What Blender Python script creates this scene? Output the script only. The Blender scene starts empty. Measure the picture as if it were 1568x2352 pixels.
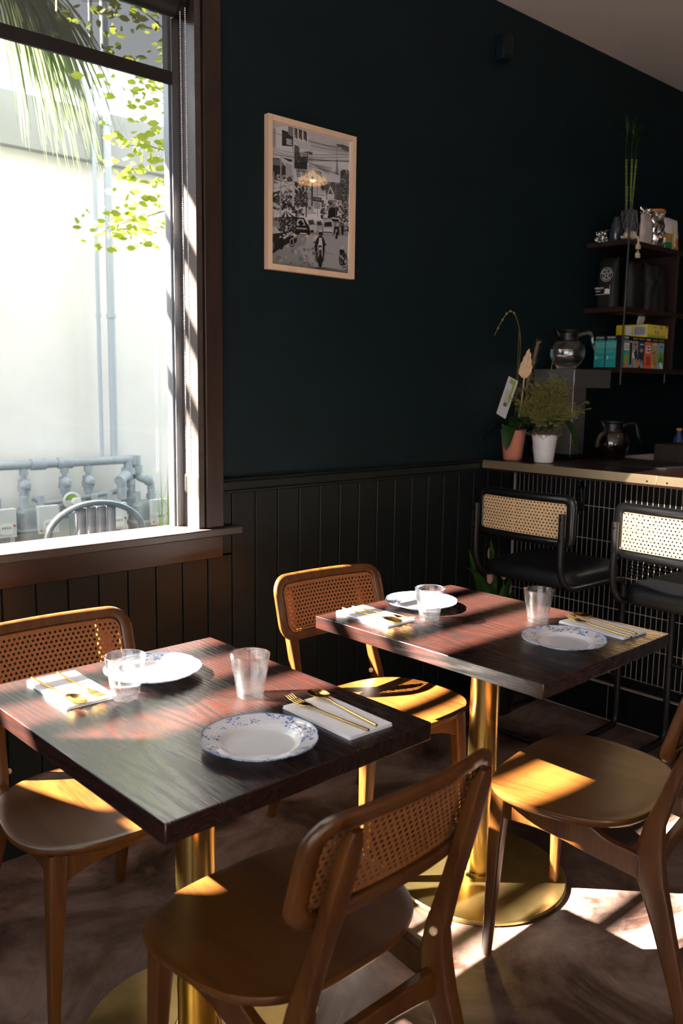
import bpy, math, random
import numpy as np
from mathutils import Vector, Matrix, noise
PI = math.pi
random.seed(7)
scene = bpy.context.scene
COL = scene.collection

# ------------------------------------------------------------------ camera
Fv = Vector((0.665345, 0.73212, -0.146004))
Rv = Vector((0.741369, -0.670951, 0.014038))
Uv = Vector((0.087684, 0.117583, 0.989184))
camd = bpy.data.cameras.new('camera')
cam = bpy.data.objects.new('camera', camd)
COL.objects.link(cam)
mw = Matrix(((Rv.x, Uv.x, -Fv.x, 0), (Rv.y, Uv.y, -Fv.y, 0), (Rv.z, Uv.z, -Fv.z, 1.4067), (0, 0, 0, 1)))
cam.matrix_world = mw
camd.sensor_fit = 'HORIZONTAL'
camd.sensor_width = 36
camd.lens = 1987.54 * 36 / 1568
camd.clip_start = 0.05
camd.dof.use_dof = True
camd.dof.focus_distance = 2.35
camd.dof.aperture_fstop = 7.0
scene.camera = cam

# ------------------------------------------------------------------ light
SKY = 4.3
SUN = 200.0
w = bpy.data.worlds.new('daylight')
scene.world = w
w.use_nodes = True
nt = w.node_tree
bg = nt.nodes['Background']
bg.inputs['Color'].default_value = (0.86, 0.93, 1.0, 1)
bg.inputs['Strength'].default_value = SKY

sund = bpy.data.lights.new('sun', 'SUN')
sund.energy = SUN
sund.angle = math.radians(0.6)
sund.color = (1.0, 0.93, 0.82)
sun = bpy.data.objects.new('sun', sund)
COL.objects.link(sun)
sdir = Vector((0.95, -0.875, -1.0)).normalized()
sun.rotation_euler = sdir.to_track_quat('-Z', 'Y').to_euler()
sun.location = (-6, 8, 9)


def area(name, loc, aim, sx, sy, power, col):
    d = bpy.data.lights.new(name, 'AREA')
    d.shape = 'RECTANGLE'
    d.size, d.size_y, d.energy, d.color = sx, sy, power, col
    o = bpy.data.objects.new(name, d)
    COL.objects.link(o)
    o.location = loc
    o.rotation_euler = (Vector(aim) - Vector(loc)).to_track_quat('-Z', 'Y').to_euler()
    return o


# added area light behind the camera, stands in for daylight filling the room
area('added_room_fill', (-2.1, -1.0, 1.8), (2.0, -0.4, 1.2), 3.4, 1.7, 5, (1.0, 0.93, 0.86))

spotd = bpy.data.lights.new('added_bar_spot', 'SPOT')  # added spot, out of view, that brightens the bar edge and right stool
spotd.energy = 3800
spotd.spot_size = math.radians(7.7)
spotd.spot_blend = 0.08
spotd.shadow_soft_size = 0.004
spotd.color = (1.0, 0.9, 0.78)
spot = bpy.data.objects.new('added_bar_spot', spotd)
COL.objects.link(spot)
spot.location = (-0.9, -0.3, 2.6)
spot.rotation_euler = (Vector((3.03, 1.425, 0.93)) - spot.location).to_track_quat('-Z', 'Y').to_euler()

vs = scene.view_settings
scene.display_settings.display_device = 'sRGB'
vs.view_transform = 'Standard'
vs.look = 'None'
vs.exposure = 0.0
vs.gamma = 1.0
vs.use_curve_mapping = False


# ------------------------------------------------------------------ materials
def nodes_of(m):
    m.use_nodes = True
    t = m.node_tree
    return t, t.nodes['Principled BSDF']


def mat(name, col, rough=0.5, metal=0.0, spec=0.5, var=0.0, vscale=8.0, bump=0.0, bscale=60.0, coat=0.0, emis=None,
        estr=0.0, trans=0.0, ior=1.45, stretch=None, col2=None, rvar=0.0):
    m = bpy.data.materials.new(name)
    t, b = nodes_of(m)
    b.inputs['Base Color'].default_value = (*col, 1)
    b.inputs['Roughness'].default_value = rough
    b.inputs['Metallic'].default_value = metal
    b.inputs['Specular IOR Level'].default_value = spec
    b.inputs['IOR'].default_value = ior
    b.inputs['Coat Weight'].default_value = coat
    b.inputs['Coat Roughness'].default_value = 0.12
    b.inputs['Transmission Weight'].default_value = trans
    if emis:
        b.inputs['Emission Color'].default_value = (*emis, 1)
        b.inputs['Emission Strength'].default_value = estr
    tc = t.nodes.new('ShaderNodeTexCoord')
    mp = t.nodes.new('ShaderNodeMapping')
    t.links.new(tc.outputs['Object'], mp.inputs['Vector'])
    if stretch:
        mp.inputs['Scale'].default_value = stretch
    if var or col2:
        n = t.nodes.new('ShaderNodeTexNoise')
        n.inputs['Scale'].default_value = vscale
        n.inputs['Detail'].default_value = 6
        t.links.new(mp.outputs['Vector'], n.inputs['Vector'])
        r = t.nodes.new('ShaderNodeValToRGB')
        c2 = col2 if col2 else tuple(max(0, c * (1 - var)) for c in col)
        c1 = col if col2 else tuple(c * (1 + var) for c in col)
        r.color_ramp.elements[0].position = 0.3
        r.color_ramp.elements[1].position = 0.7
        r.color_ramp.elements[0].color = (*c2, 1)
        r.color_ramp.elements[1].color = (*c1, 1)
        t.links.new(n.outputs['Fac'], r.inputs['Fac'])
        t.links.new(r.outputs['Color'], b.inputs['Base Color'])
        if rvar:
            mr = t.nodes.new('ShaderNodeMapRange')
            mr.inputs['To Min'].default_value = rough - rvar
            mr.inputs['To Max'].default_value = rough + rvar
            t.links.new(n.outputs['Fac'], mr.inputs['Value'])
            t.links.new(mr.outputs['Result'], b.inputs['Roughness'])
    if bump:
        n2 = t.nodes.new('ShaderNodeTexNoise')
        n2.inputs['Scale'].default_value = bscale
        n2.inputs['Detail'].default_value = 4
        t.links.new(mp.outputs['Vector'], n2.inputs['Vector'])
        bp = t.nodes.new('ShaderNodeBump')
        bp.inputs['Strength'].default_value = bump
        bp.inputs['Distance'].default_value = 0.002
        t.links.new(n2.outputs['Fac'], bp.inputs['Height'])
        t.links.new(bp.outputs['Normal'], b.inputs['Normal'])
    return m


def wood(name, dark, light, rough, axis=1, scale=7.0, lines=9.0, bump=0.3, coat=0.0, detail=2.0, stretch=0.12, spec=0.5, rvar=0.0):
    """contour-line grain: a stretched noise field cut into repeating rings"""
    m = bpy.data.materials.new(name)
    t, b = nodes_of(m)
    N, L = t.nodes.new, t.links.new
    tc = N('ShaderNodeTexCoord')
    mp = N('ShaderNodeMapping')
    s = [1, 1, 1]
    s[axis] = stretch
    mp.inputs['Scale'].default_value = s
    L(tc.outputs['Object'], mp.inputs['Vector'])
    n = N('ShaderNodeTexNoise')
    n.inputs['Scale'].default_value = scale
    n.inputs['Detail'].default_value = detail
    L(mp.outputs['Vector'], n.inputs['Vector'])
    mu = N('ShaderNodeMath'); mu.operation = 'MULTIPLY'; mu.inputs[1].default_value = lines
    L(n.outputs['Fac'], mu.inputs[0])
    fr = N('ShaderNodeMath'); fr.operation = 'PINGPONG'; fr.inputs[1].default_value = 0.5
    L(mu.outputs[0], fr.inputs[0])
    # fine pores
    mp2 = N('ShaderNodeMapping')
    s2 = [1, 1, 1]; s2[axis] = 0.05
    mp2.inputs['Scale'].default_value = s2
    L(tc.outputs['Object'], mp2.inputs['Vector'])
    n2 = N('ShaderNodeTexNoise'); n2.inputs['Scale'].default_value = 260; n2.inputs['Detail'].default_value = 2
    L(mp2.outputs['Vector'], n2.inputs['Vector'])
    ad = N('ShaderNodeMath'); ad.operation = 'ADD'
    L(fr.outputs[0], ad.inputs[0]); L(n2.outputs['Fac'], ad.inputs[1])
    r = N('ShaderNodeValToRGB')
    r.color_ramp.elements[0].position = 0.35; r.color_ramp.elements[1].position = 0.95
    r.color_ramp.elements[0].color = (*dark, 1); r.color_ramp.elements[1].color = (*light, 1)
    L(ad.outputs[0], r.inputs['Fac'])
    L(r.outputs['Color'], b.inputs['Base Color'])
    b.inputs['Roughness'].default_value = rough
    b.inputs['Specular IOR Level'].default_value = spec
    if rvar:
        mr = N('ShaderNodeMapRange'); mr.inputs['From Min'].default_value = 0.3; mr.inputs['From Max'].default_value = 1.0
        mr.inputs['To Min'].default_value = rough + rvar; mr.inputs['To Max'].default_value = rough - rvar * 0.4
        L(ad.outputs[0], mr.inputs['Value']); L(mr.outputs['Result'], b.inputs['Roughness'])
    b.inputs['Coat Weight'].default_value = coat
    b.inputs['Coat Roughness'].default_value = 0.2
    if bump:
        bp = N('ShaderNodeBump'); bp.inputs['Strength'].default_value = bump; bp.inputs['Distance'].default_value = 0.0012
        L(ad.outputs[0], bp.inputs['Height']); L(bp.outputs['Normal'], b.inputs['Normal'])
    return m


def schlick(t, f0=0.045):
    """two-sided reflectance of a thin pane"""
    lw = t.nodes.new('ShaderNodeLayerWeight'); lw.inputs['Blend'].default_value = 0.5
    p = t.nodes.new('ShaderNodeMath'); p.operation = 'POWER'; p.inputs[1].default_value = 5.0
    m = t.nodes.new('ShaderNodeMath'); m.operation = 'MULTIPLY_ADD'; m.inputs[1].default_value = 1 - f0; m.inputs[2].default_value = f0
    t.links.new(lw.outputs['Facing'], p.inputs[0]); t.links.new(p.outputs[0], m.inputs[0])
    return m.outputs[0]


def pane_mat(name, tint=(1, 1, 1), fres=0.07):
    """thin clear pane: mirror reflection by Fresnel over straight-through transparency"""
    m = bpy.data.materials.new(name)
    m.use_nodes = True
    t = m.node_tree
    t.nodes.clear()
    o = t.nodes.new('ShaderNodeOutputMaterial')
    mx = t.nodes.new('ShaderNodeMixShader')
    fr = schlick(t, fres)
    tr = t.nodes.new('ShaderNodeBsdfTransparent'); tr.inputs['Color'].default_value = (*tint, 1)
    gl = t.nodes.new('ShaderNodeBsdfGlossy'); gl.inputs['Roughness'].default_value = 0.0
    t.links.new(fr, mx.inputs[0]); t.links.new(tr.outputs[0], mx.inputs[1]); t.links.new(gl.outputs[0], mx.inputs[2])
    t.links.new(mx.outputs[0], o.inputs['Surface'])
    return m


def mixed_glass(name, col=(1, 1, 1), clear=0.45, ior=1.45):
    m = bpy.data.materials.new(name)
    m.use_nodes = True
    t = m.node_tree
    t.nodes.clear()
    o = t.nodes.new('ShaderNodeOutputMaterial')
    mx = t.nodes.new('ShaderNodeMixShader'); mx.inputs[0].default_value = clear
    g = t.nodes.new('ShaderNodeBsdfGlass'); g.inputs['IOR'].default_value = ior; g.inputs['Color'].default_value = (*col, 1)
    g.inputs['Roughness'].default_value = 0.0
    tr = t.nodes.new('ShaderNodeBsdfTransparent'); tr.inputs['Color'].default_value = (*col, 1)
    t.links.new(g.outputs[0], mx.inputs[1]); t.links.new(tr.outputs[0], mx.inputs[2])
    t.links.new(mx.outputs[0], o.inputs['Surface'])
    return m


def tumbler_mat(name):
    """clear pressed glass: part refraction, part thin-wall shine, a trace of white for a sunlit glow"""
    m = bpy.data.materials.new(name)
    m.use_nodes = True
    t = m.node_tree
    t.nodes.clear()
    N, L = t.nodes.new, t.links.new
    o = N('ShaderNodeOutputMaterial')
    g = N('ShaderNodeBsdfGlass'); g.inputs['IOR'].default_value = 1.45; g.inputs['Roughness'].default_value = 0.0
    sk = schlick(t, 0.06)
    tr = N('ShaderNodeBsdfTransparent')
    gl = N('ShaderNodeBsdfGlossy'); gl.inputs['Roughness'].default_value = 0.02
    a = N('ShaderNodeMixShader'); L(sk, a.inputs[0]); L(tr.outputs[0], a.inputs[1]); L(gl.outputs[0], a.inputs[2])
    b = N('ShaderNodeMixShader'); b.inputs[0].default_value = 0.66; L(g.outputs[0], b.inputs[1]); L(a.outputs[0], b.inputs[2])
    d = N('ShaderNodeBsdfDiffuse'); d.inputs['Color'].default_value = (0.95, 0.97, 1, 1)  # white diffuse mixed in to imitate the glow of sunlit glass
    c = N('ShaderNodeMixShader'); c.inputs[0].default_value = 0.012; L(b.outputs[0], c.inputs[1]); L(d.outputs[0], c.inputs[2])
    L(c.outputs[0], o.inputs['Surface'])
    return m


def screen_mat(name, col, clear):
    m = bpy.data.materials.new(name)
    m.use_nodes = True
    t = m.node_tree
    t.nodes.clear()
    o = t.nodes.new('ShaderNodeOutputMaterial')
    mx = t.nodes.new('ShaderNodeMixShader'); mx.inputs[0].default_value = clear
    d = t.nodes.new('ShaderNodeBsdfDiffuse'); d.inputs['Color'].default_value = (*col, 1)
    tl = t.nodes.new('ShaderNodeBsdfTranslucent'); tl.inputs['Color'].default_value = (*col, 1)
    a = t.nodes.new('ShaderNodeAddShader')
    tr = t.nodes.new('ShaderNodeBsdfTransparent')
    t.links.new(d.outputs[0], a.inputs[0]); t.links.new(tl.outputs[0], a.inputs[1])
    t.links.new(a.outputs[0], mx.inputs[1]); t.links.new(tr.outputs[0], mx.inputs[2])
    t.links.new(mx.outputs[0], o.inputs['Surface'])
    return m


def leaf_mat(name, c1, c2, rough=0.45, tr=0.4):
    m = mat(name, c1, rough, col2=c2, vscale=14)
    t = m.node_tree
    b = t.nodes['Principled BSDF']
    o = [n for n in t.nodes if n.type == 'OUTPUT_MATERIAL'][0]
    tl = t.nodes.new('ShaderNodeBsdfTranslucent'); tl.inputs['Color'].default_value = (*[min(1, c * 1.6) for c in c1], 1)
    mx = t.nodes.new('ShaderNodeMixShader'); mx.inputs[0].default_value = tr
    t.links.new(b.outputs[0], mx.inputs[1]); t.links.new(tl.outputs[0], mx.inputs[2]); t.links.new(mx.outputs[0], o.inputs['Surface'])
    return m


MT = {}
MT['wall'] = mat('dark_teal_paint', (0.0045, 0.0125, 0.0155), 0.55, spec=0.22, var=0.15, vscale=2.5, bump=0.15, bscale=90)
MT['panel'] = mat('dark_green_gloss_paint', (0.0055, 0.0088, 0.0092), 0.4, spec=0.35, var=0.12, vscale=5, bump=0.12, bscale=40, stretch=(1, 1, 0.15))
MT['ceiling'] = mat('off_white_plaster', (0.62, 0.57, 0.54), 0.8, bump=0.5, bscale=14)
MT['backwall'] = mat('near_black_paint', (0.006, 0.007, 0.009), 0.5)
MT['plainwall'] = mat('dim_side_wall_paint', (0.28, 0.27, 0.26), 0.7)
MT['trim'] = wood('brown_painted_wood', (0.016, 0.008, 0.006), (0.030, 0.0155, 0.011), 0.38, axis=2, scale=10, lines=5, bump=0.3)
MT['trimx'] = wood('brown_painted_wood_sill', (0.010, 0.0038, 0.0023), (0.021, 0.0075, 0.0042), 0.36, axis=0, scale=10, lines=5, bump=0.15)
MT['sill'] = wood('grey_brown_sill_paint', (0.040, 0.030, 0.025), (0.062, 0.047, 0.040), 0.34, axis=0, scale=10, lines=5, bump=0.1)  # brown greyed in the colour so the sunlit sill reads as pale glare
MT['alu'] = mat('grey_window_aluminium', (0.22, 0.23, 0.25), 0.35, 0.7)
MT['pane'] = pane_mat('window_pane')
MT['pane_pic'] = pane_mat('picture_pane', fres=0.06)
MT['chair'] = wood('honey_brown_wood', (0.046, 0.0128, 0.0021), (0.092, 0.031, 0.0056), 0.32, axis=2, scale=9, lines=5, bump=0.05, coat=0.12)
MT['seat'] = wood('honey_brown_seat_veneer', (0.050, 0.0148, 0.0024), (0.098, 0.035, 0.0062), 0.32, axis=1, scale=6, lines=6, bump=0.04, coat=0.12)
MT['cane'] = mat('aged_cane', (0.25, 0.09, 0.024), 0.5, bump=0.6, bscale=700, var=0.25, vscale=300)
MT['cane_pale'] = mat('pale_cane', (0.72, 0.50, 0.27), 0.5, bump=0.6, bscale=700, var=0.15, vscale=300)
MT['table'] = wood('dark_stained_oak', (0.0015, 0.0012, 0.0012), (0.024, 0.0070, 0.0048), 0.26, axis=1, scale=6.0, lines=26, bump=0.26, stretch=0.10, detail=1.0, spec=0.95, rvar=0.13)
MT['brass'] = mat('brushed_brass', (0.66, 0.44, 0.13), 0.24, 1.0, var=0.12, vscale=30, stretch=(1, 1, 0.05))
MT['brassd'] = mat('satin_brass_disc', (0.62, 0.44, 0.17), 0.32, 1.0, var=0.2, vscale=12, bump=0.1, bscale=120)
MT['gold'] = mat('polished_gold_steel', (0.78, 0.50, 0.16), 0.16, 1.0)
MT['napkin'] = mat('white_paper_napkin', (0.92, 0.93, 0.96), 0.9, bump=0.35, bscale=260)
MT['glass'] = tumbler_mat('tumbler_glass')
MT['black'] = mat('black_lacquered_wood', (0.006, 0.006, 0.0065), 0.28, coat=0.3)
MT['tube'] = mat('black_powder_coated_steel', (0.008, 0.008, 0.009), 0.38)
MT['uph'] = mat('black_leatherette', (0.007, 0.008, 0.011), 0.5, bump=0.3, bscale=200)
MT['screw'] = mat('dark_screw_head', (0.05, 0.045, 0.04), 0.3, 1.0)
MT['bartop'] = wood('dark_red_brown_bar_laminate', (0.015, 0.006, 0.005), (0.035, 0.012, 0.009), 0.3, axis=1, scale=8, lines=6, bump=0.1)
MT['baredge'] = mat('satin_brass_edge_strip', (0.62, 0.47, 0.28), 0.38, 0.85, var=0.1, vscale=5)
MT['base_tile'] = mat('black_base_tile', (0.006, 0.006, 0.007), 0.25)
MT['grout'] = mat('pale_grout', (0.42, 0.39, 0.34), 0.8)
MT['steel'] = mat('brushed_stainless', (0.60, 0.57, 0.54), 0.42, 1.0, var=0.08, vscale=30, stretch=(0.05, 0.05, 1))
MT['shelf'] = wood('dark_walnut_shelf', (0.012, 0.0055, 0.004), (0.03, 0.013, 0.009), 0.45, axis=0, scale=8, lines=6, bump=0.1)
MT['pole'] = mat('dark_grey_shelf_pole', (0.04, 0.04, 0.042), 0.45, 0.3)
MT['white'] = mat('white_glaze', (0.80, 0.76, 0.74), 0.16, coat=0.4)
MT['coral'] = mat('coral_pot_glaze', (0.72, 0.27, 0.17), 0.28, coat=0.3)
MT['leaf'] = leaf_mat('dark_green_leaf', (0.022, 0.07, 0.016), (0.012, 0.04, 0.012), 0.32, 0.1)
MT['lily'] = leaf_mat('bright_green_blade', (0.035, 0.12, 0.015), (0.015, 0.05, 0.012), 0.4, 0.2)
MT['bambooleaf'] = leaf_mat('deep_green_bamboo_leaf', (0.02, 0.048, 0.006), (0.01, 0.028, 0.006), 0.4, 0.2)
MT['bamboo'] = mat('bamboo_cane_green', (0.12, 0.19, 0.04), 0.4, col2=(0.07, 0.13, 0.02), vscale=30)
MT['node'] = mat('bamboo_node_tan', (0.32, 0.2, 0.1), 0.6)
MT['fern'] = mat('feathery_fern_olive', (0.30, 0.28, 0.075), 0.7, col2=(0.17, 0.18, 0.04), vscale=40)
MT['moss'] = mat('dry_brown_moss', (0.18, 0.13, 0.085), 0.9, var=0.4, vscale=80)
MT['stem'] = mat('orchid_stem', (0.10, 0.085, 0.03), 0.5)
MT['bud'] = mat('dry_flower_bud', (0.36, 0.26, 0.11), 0.6)
MT['drypalm'] = mat('dried_palm_spear', (0.70, 0.50, 0.30), 0.7, var=0.15, vscale=60)
MT['pampas'] = mat('brown_pampas', (0.26, 0.17, 0.10), 0.9, var=0.3, vscale=90)
MT['card'] = mat('white_card', (0.72, 0.71, 0.72), 0.6)
MT['lime'] = mat('lime_print', (0.42, 0.47, 0.12), 0.6)
MT['ink'] = mat('dark_print', (0.03, 0.03, 0.035), 0.6)
MT['vase'] = mat('slate_blue_glaze', (0.022, 0.034, 0.048), 0.12, coat=0.6)
MT['vaseline'] = mat('pale_vase_line', (0.22, 0.21, 0.19), 0.4)
MT['cream'] = mat('cream_ceramic', (0.58, 0.48, 0.34), 0.5, bump=0.3, bscale=90)
MT['foil'] = mat('crinkled_silver_foil', (0.62, 0.60, 0.58), 0.2, 1.0, bump=1.0, bscale=45)
MT['bagwhite'] = mat('translucent_white_bag', (0.58, 0.53, 0.50), 0.35, bump=1.0, bscale=25)
MT['bagblack'] = mat('matt_black_bag', (0.007, 0.007, 0.0075), 0.6, bump=0.8, bscale=12)
MT['logo'] = mat('white_bag_print', (0.9, 0.88, 0.86), 0.5)
MT['teal'] = mat('teal_box_card', (0.02, 0.33, 0.32), 0.45)
MT['teal_pale'] = mat('pale_teal_box_card', (0.12, 0.44, 0.38), 0.45)
MT['boxblack'] = mat('black_box_card', (0.008, 0.008, 0.009), 0.45)
MT['yellow'] = mat('yellow_box_card', (0.78, 0.55, 0.01), 0.4)
MT['yellowp'] = mat('light_yellow_box_card', (0.78, 0.62, 0.08), 0.4)
MT['orange'] = mat('orange_print', (0.75, 0.22, 0.03), 0.45)
MT['green'] = mat('green_print', (0.02, 0.20, 0.07), 0.45)
MT['greenl'] = mat('grass_green_print', (0.2, 0.34, 0.06), 0.45)
MT['navy'] = mat('navy_print', (0.02, 0.045, 0.14), 0.45)
MT['tanp'] = mat('warm_grey_print', (0.34, 0.27, 0.23), 0.45)
MT['coralp'] = mat('coral_print', (0.72, 0.14, 0.07), 0.45)
MT['olivep'] = mat('olive_print', (0.38, 0.36, 0.16), 0.45)
MT['bluep'] = mat('pale_blue_print', (0.26, 0.40, 0.50), 0.45)
MT['redp'] = mat('red_print', (0.55, 0.03, 0.03), 0.45)
MT['goldp'] = mat('gold_print', (0.45, 0.27, 0.09), 0.45)
MT['coffee'] = mat('dark_coffee', (0.006, 0.0025, 0.0015), 0.05)
MT['clear'] = pane_mat('decanter_glass', fres=0.05)
MT['water'] = mixed_glass('water', clear=0.1, ior=1.33)
MT['clearpl'] = tumbler_mat('clear_plastic')
MT['blackpl'] = mat('black_plastic', (0.006, 0.006, 0.007), 0.35)
MT['blind'] = screen_mat('woven_sunscreen_fabric', (0.03, 0.028, 0.024), 0.075)
MT['blindbar'] = mat('dark_bronze_blind_rail', (0.012, 0.010, 0.010), 0.45)
MT['bead'] = mat('pale_plastic_bead', (0.75, 0.76, 0.8), 0.3)
MT['frame'] = mat('pale_maple_frame', (0.74, 0.52, 0.36), 0.5, var=0.06, vscale=20, stretch=(1, 1, 0.1))
MT['mount'] = mat('white_mount', (0.78, 0.76, 0.78), 0.7)
MT['stucco'] = mat('white_stucco', (0.90, 0.88, 0.84), 0.9, bump=0.4, bscale=30, var=0.04, vscale=3)
MT['band'] = mat('grey_parapet_band', (0.36, 0.37, 0.36), 0.8, var=0.06, vscale=4)
MT['conduit'] = mat('pale_blue_grey_conduit', (0.47, 0.52, 0.57), 0.6)
MT['gaspipe'] = mat('grey_painted_pipe', (0.36, 0.40, 0.43), 0.5, var=0.12, vscale=20)
MT['meter'] = mat('grey_meter_casting', (0.26, 0.29, 0.30), 0.5, var=0.1, vscale=12)
MT['meterface'] = mat('pale_meter_plate', (0.62, 0.63, 0.62), 0.5)
MT['soil'] = mat('brown_soil', (0.10, 0.075, 0.055), 0.95, var=0.4, vscale=14, bump=1, bscale=20)
MT['paving'] = mat('pale_paving', (0.30, 0.28, 0.26), 0.9, var=0.15, vscale=5)
MT['grass'] = leaf_mat('grass_blade', (0.16, 0.33, 0.05), (0.10, 0.22, 0.03), 0.5, 0.4)
MT['palm'] = leaf_mat('drooping_palm_leaf', (0.10, 0.13, 0.055), (0.05, 0.08, 0.025), 0.45, 0.35)
MT['tree'] = leaf_mat('yellow_green_leaf', (0.24, 0.28, 0.03), (0.13, 0.18, 0.02), 0.5, 0.5)
MT['bark'] = mat('grey_brown_bark', (0.14, 0.10, 0.07), 0.9)
MT['tolix'] = mat('galvanised_steel', (0.28, 0.28, 0.30), 0.3, 0.9)
MT['splat'] = mat('dull_steel_sheet', (0.22, 0.22, 0.24), 0.5, 0.3)
MT['added_shade_caster'] = mat('shade_caster_brown', (0.10, 0.06, 0.04), 0.8)
MT['lampshade'] = mat('warm_lampshade', (0.7, 0.5, 0.28), 0.7, emis=(1.0, 0.55, 0.2), estr=5.0)
MT['bulb'] = mat('glowing_filament', (1, 0.7, 0.4), 0.5, emis=(1.0, 0.55, 0.22), estr=60.0)
MT['bulbglass'] = pane_mat('bulb_glass', fres=0.04)
MT['wire'] = mat('black_cord', (0.01, 0.01, 0.01), 0.6)
MT['tulip'] = mat('dusky_pink_petal', (0.50, 0.25, 0.24), 0.5)
MT['rubber'] = mat('black_rubber', (0.01, 0.01, 0.01), 0.7)


def floor_mat():
    m = bpy.data.materials.new('stained_concrete')
    t, b = nodes_of(m)
    N, L = t.nodes.new, t.links.new
    tc = N('ShaderNodeTexCoord')
    n = N('ShaderNodeTexNoise'); n.inputs['Scale'].default_value = 2.6; n.inputs['Detail'].default_value = 9; n.inputs['Roughness'].default_value = 0.68
    n.inputs['Distortion'].default_value = 0.9
    L(tc.outputs['Object'], n.inputs['Vector'])
    r = N('ShaderNodeValToRGB')
    e = r.color_ramp.elements
    e[0].position = 0.38; e[0].color = (0.030, 0.014, 0.010, 1)
    e[1].position = 0.66; e[1].color = (0.29, 0.215, 0.185, 1)
    k = e.new(0.5); k.color = (0.125, 0.080, 0.064, 1)
    L(n.outputs['Fac'], r.inputs['Fac']); L(r.outputs['Color'], b.inputs['Base Color'])
    n2 = N('ShaderNodeTexNoise'); n2.inputs['Scale'].default_value = 220; n2.inputs['Detail'].default_value = 3
    L(tc.outputs['Object'], n2.inputs['Vector'])
    bp = N('ShaderNodeBump'); bp.inputs['Strength'].default_value = 0.25; bp.inputs['Distance'].default_value = 0.001
    L(n2.outputs['Fac'], bp.inputs['Height']); L(bp.outputs['Normal'], b.inputs['Normal'])
    b.inputs['Roughness'].default_value = 0.42
    return m


MT['floor'] = floor_mat()


def tile_mat():
    """stacked narrow black tiles with pale grout, grout inset through bump"""
    m = bpy.data.materials.new('narrow_black_tiles')
    t, b = nodes_of(m)
    N, L = t.nodes.new, t.links.new
    tc = N('ShaderNodeTexCoord')
    sp = N('ShaderNodeSeparateXYZ')
    L(tc.outputs['Object'], sp.inputs[0])

    def line(out, off, pitch, half):
        a = N('ShaderNodeMath'); a.operation = 'SUBTRACT'; a.inputs[1].default_value = off; L(out, a.inputs[0])
        p = N('ShaderNodeMath'); p.operation = 'PINGPONG'; p.inputs[1].default_value = pitch / 2; L(a.outputs[0], p.inputs[0])
        c = N('ShaderNodeMath'); c.operation = 'LESS_THAN'; c.inputs[1].default_value = half; L(p.outputs[0], c.inputs[0])
        return c.outputs[0]
    g1 = line(sp.outputs['Y'], 2.43 - 0.02435 * 60, 0.02435, 0.0012)
    g2 = line(sp.outputs['Z'], 0.195, 0.142, 0.0013)
    mx = N('ShaderNodeMath'); mx.operation = 'MAXIMUM'; L(g1, mx.inputs[0]); L(g2, mx.inputs[1])
    mc = N('ShaderNodeMix'); mc.data_type = 'RGBA'
    mc.inputs[6].default_value = (0.0055, 0.0055, 0.0065, 1); mc.inputs[7].default_value = (0.50, 0.46, 0.40, 1)
    L(mx.outputs[0], mc.inputs[0]); L(mc.outputs[2], b.inputs['Base Color'])
    mr = N('ShaderNodeMapRange'); mr.inputs['To Min'].default_value = 0.2; mr.inputs['To Max'].default_value = 0.85
    L(mx.outputs[0], mr.inputs['Value']); L(mr.outputs['Result'], b.inputs['Roughness'])
    bp = N('ShaderNodeBump'); bp.invert = True; bp.inputs['Strength'].default_value = 0.4; bp.inputs['Distance'].default_value = 0.001
    L(mx.outputs[0], bp.inputs['Height']); L(bp.outputs['Normal'], b.inputs['Normal'])
    return m


MT['tiles'] = tile_mat()


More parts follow.
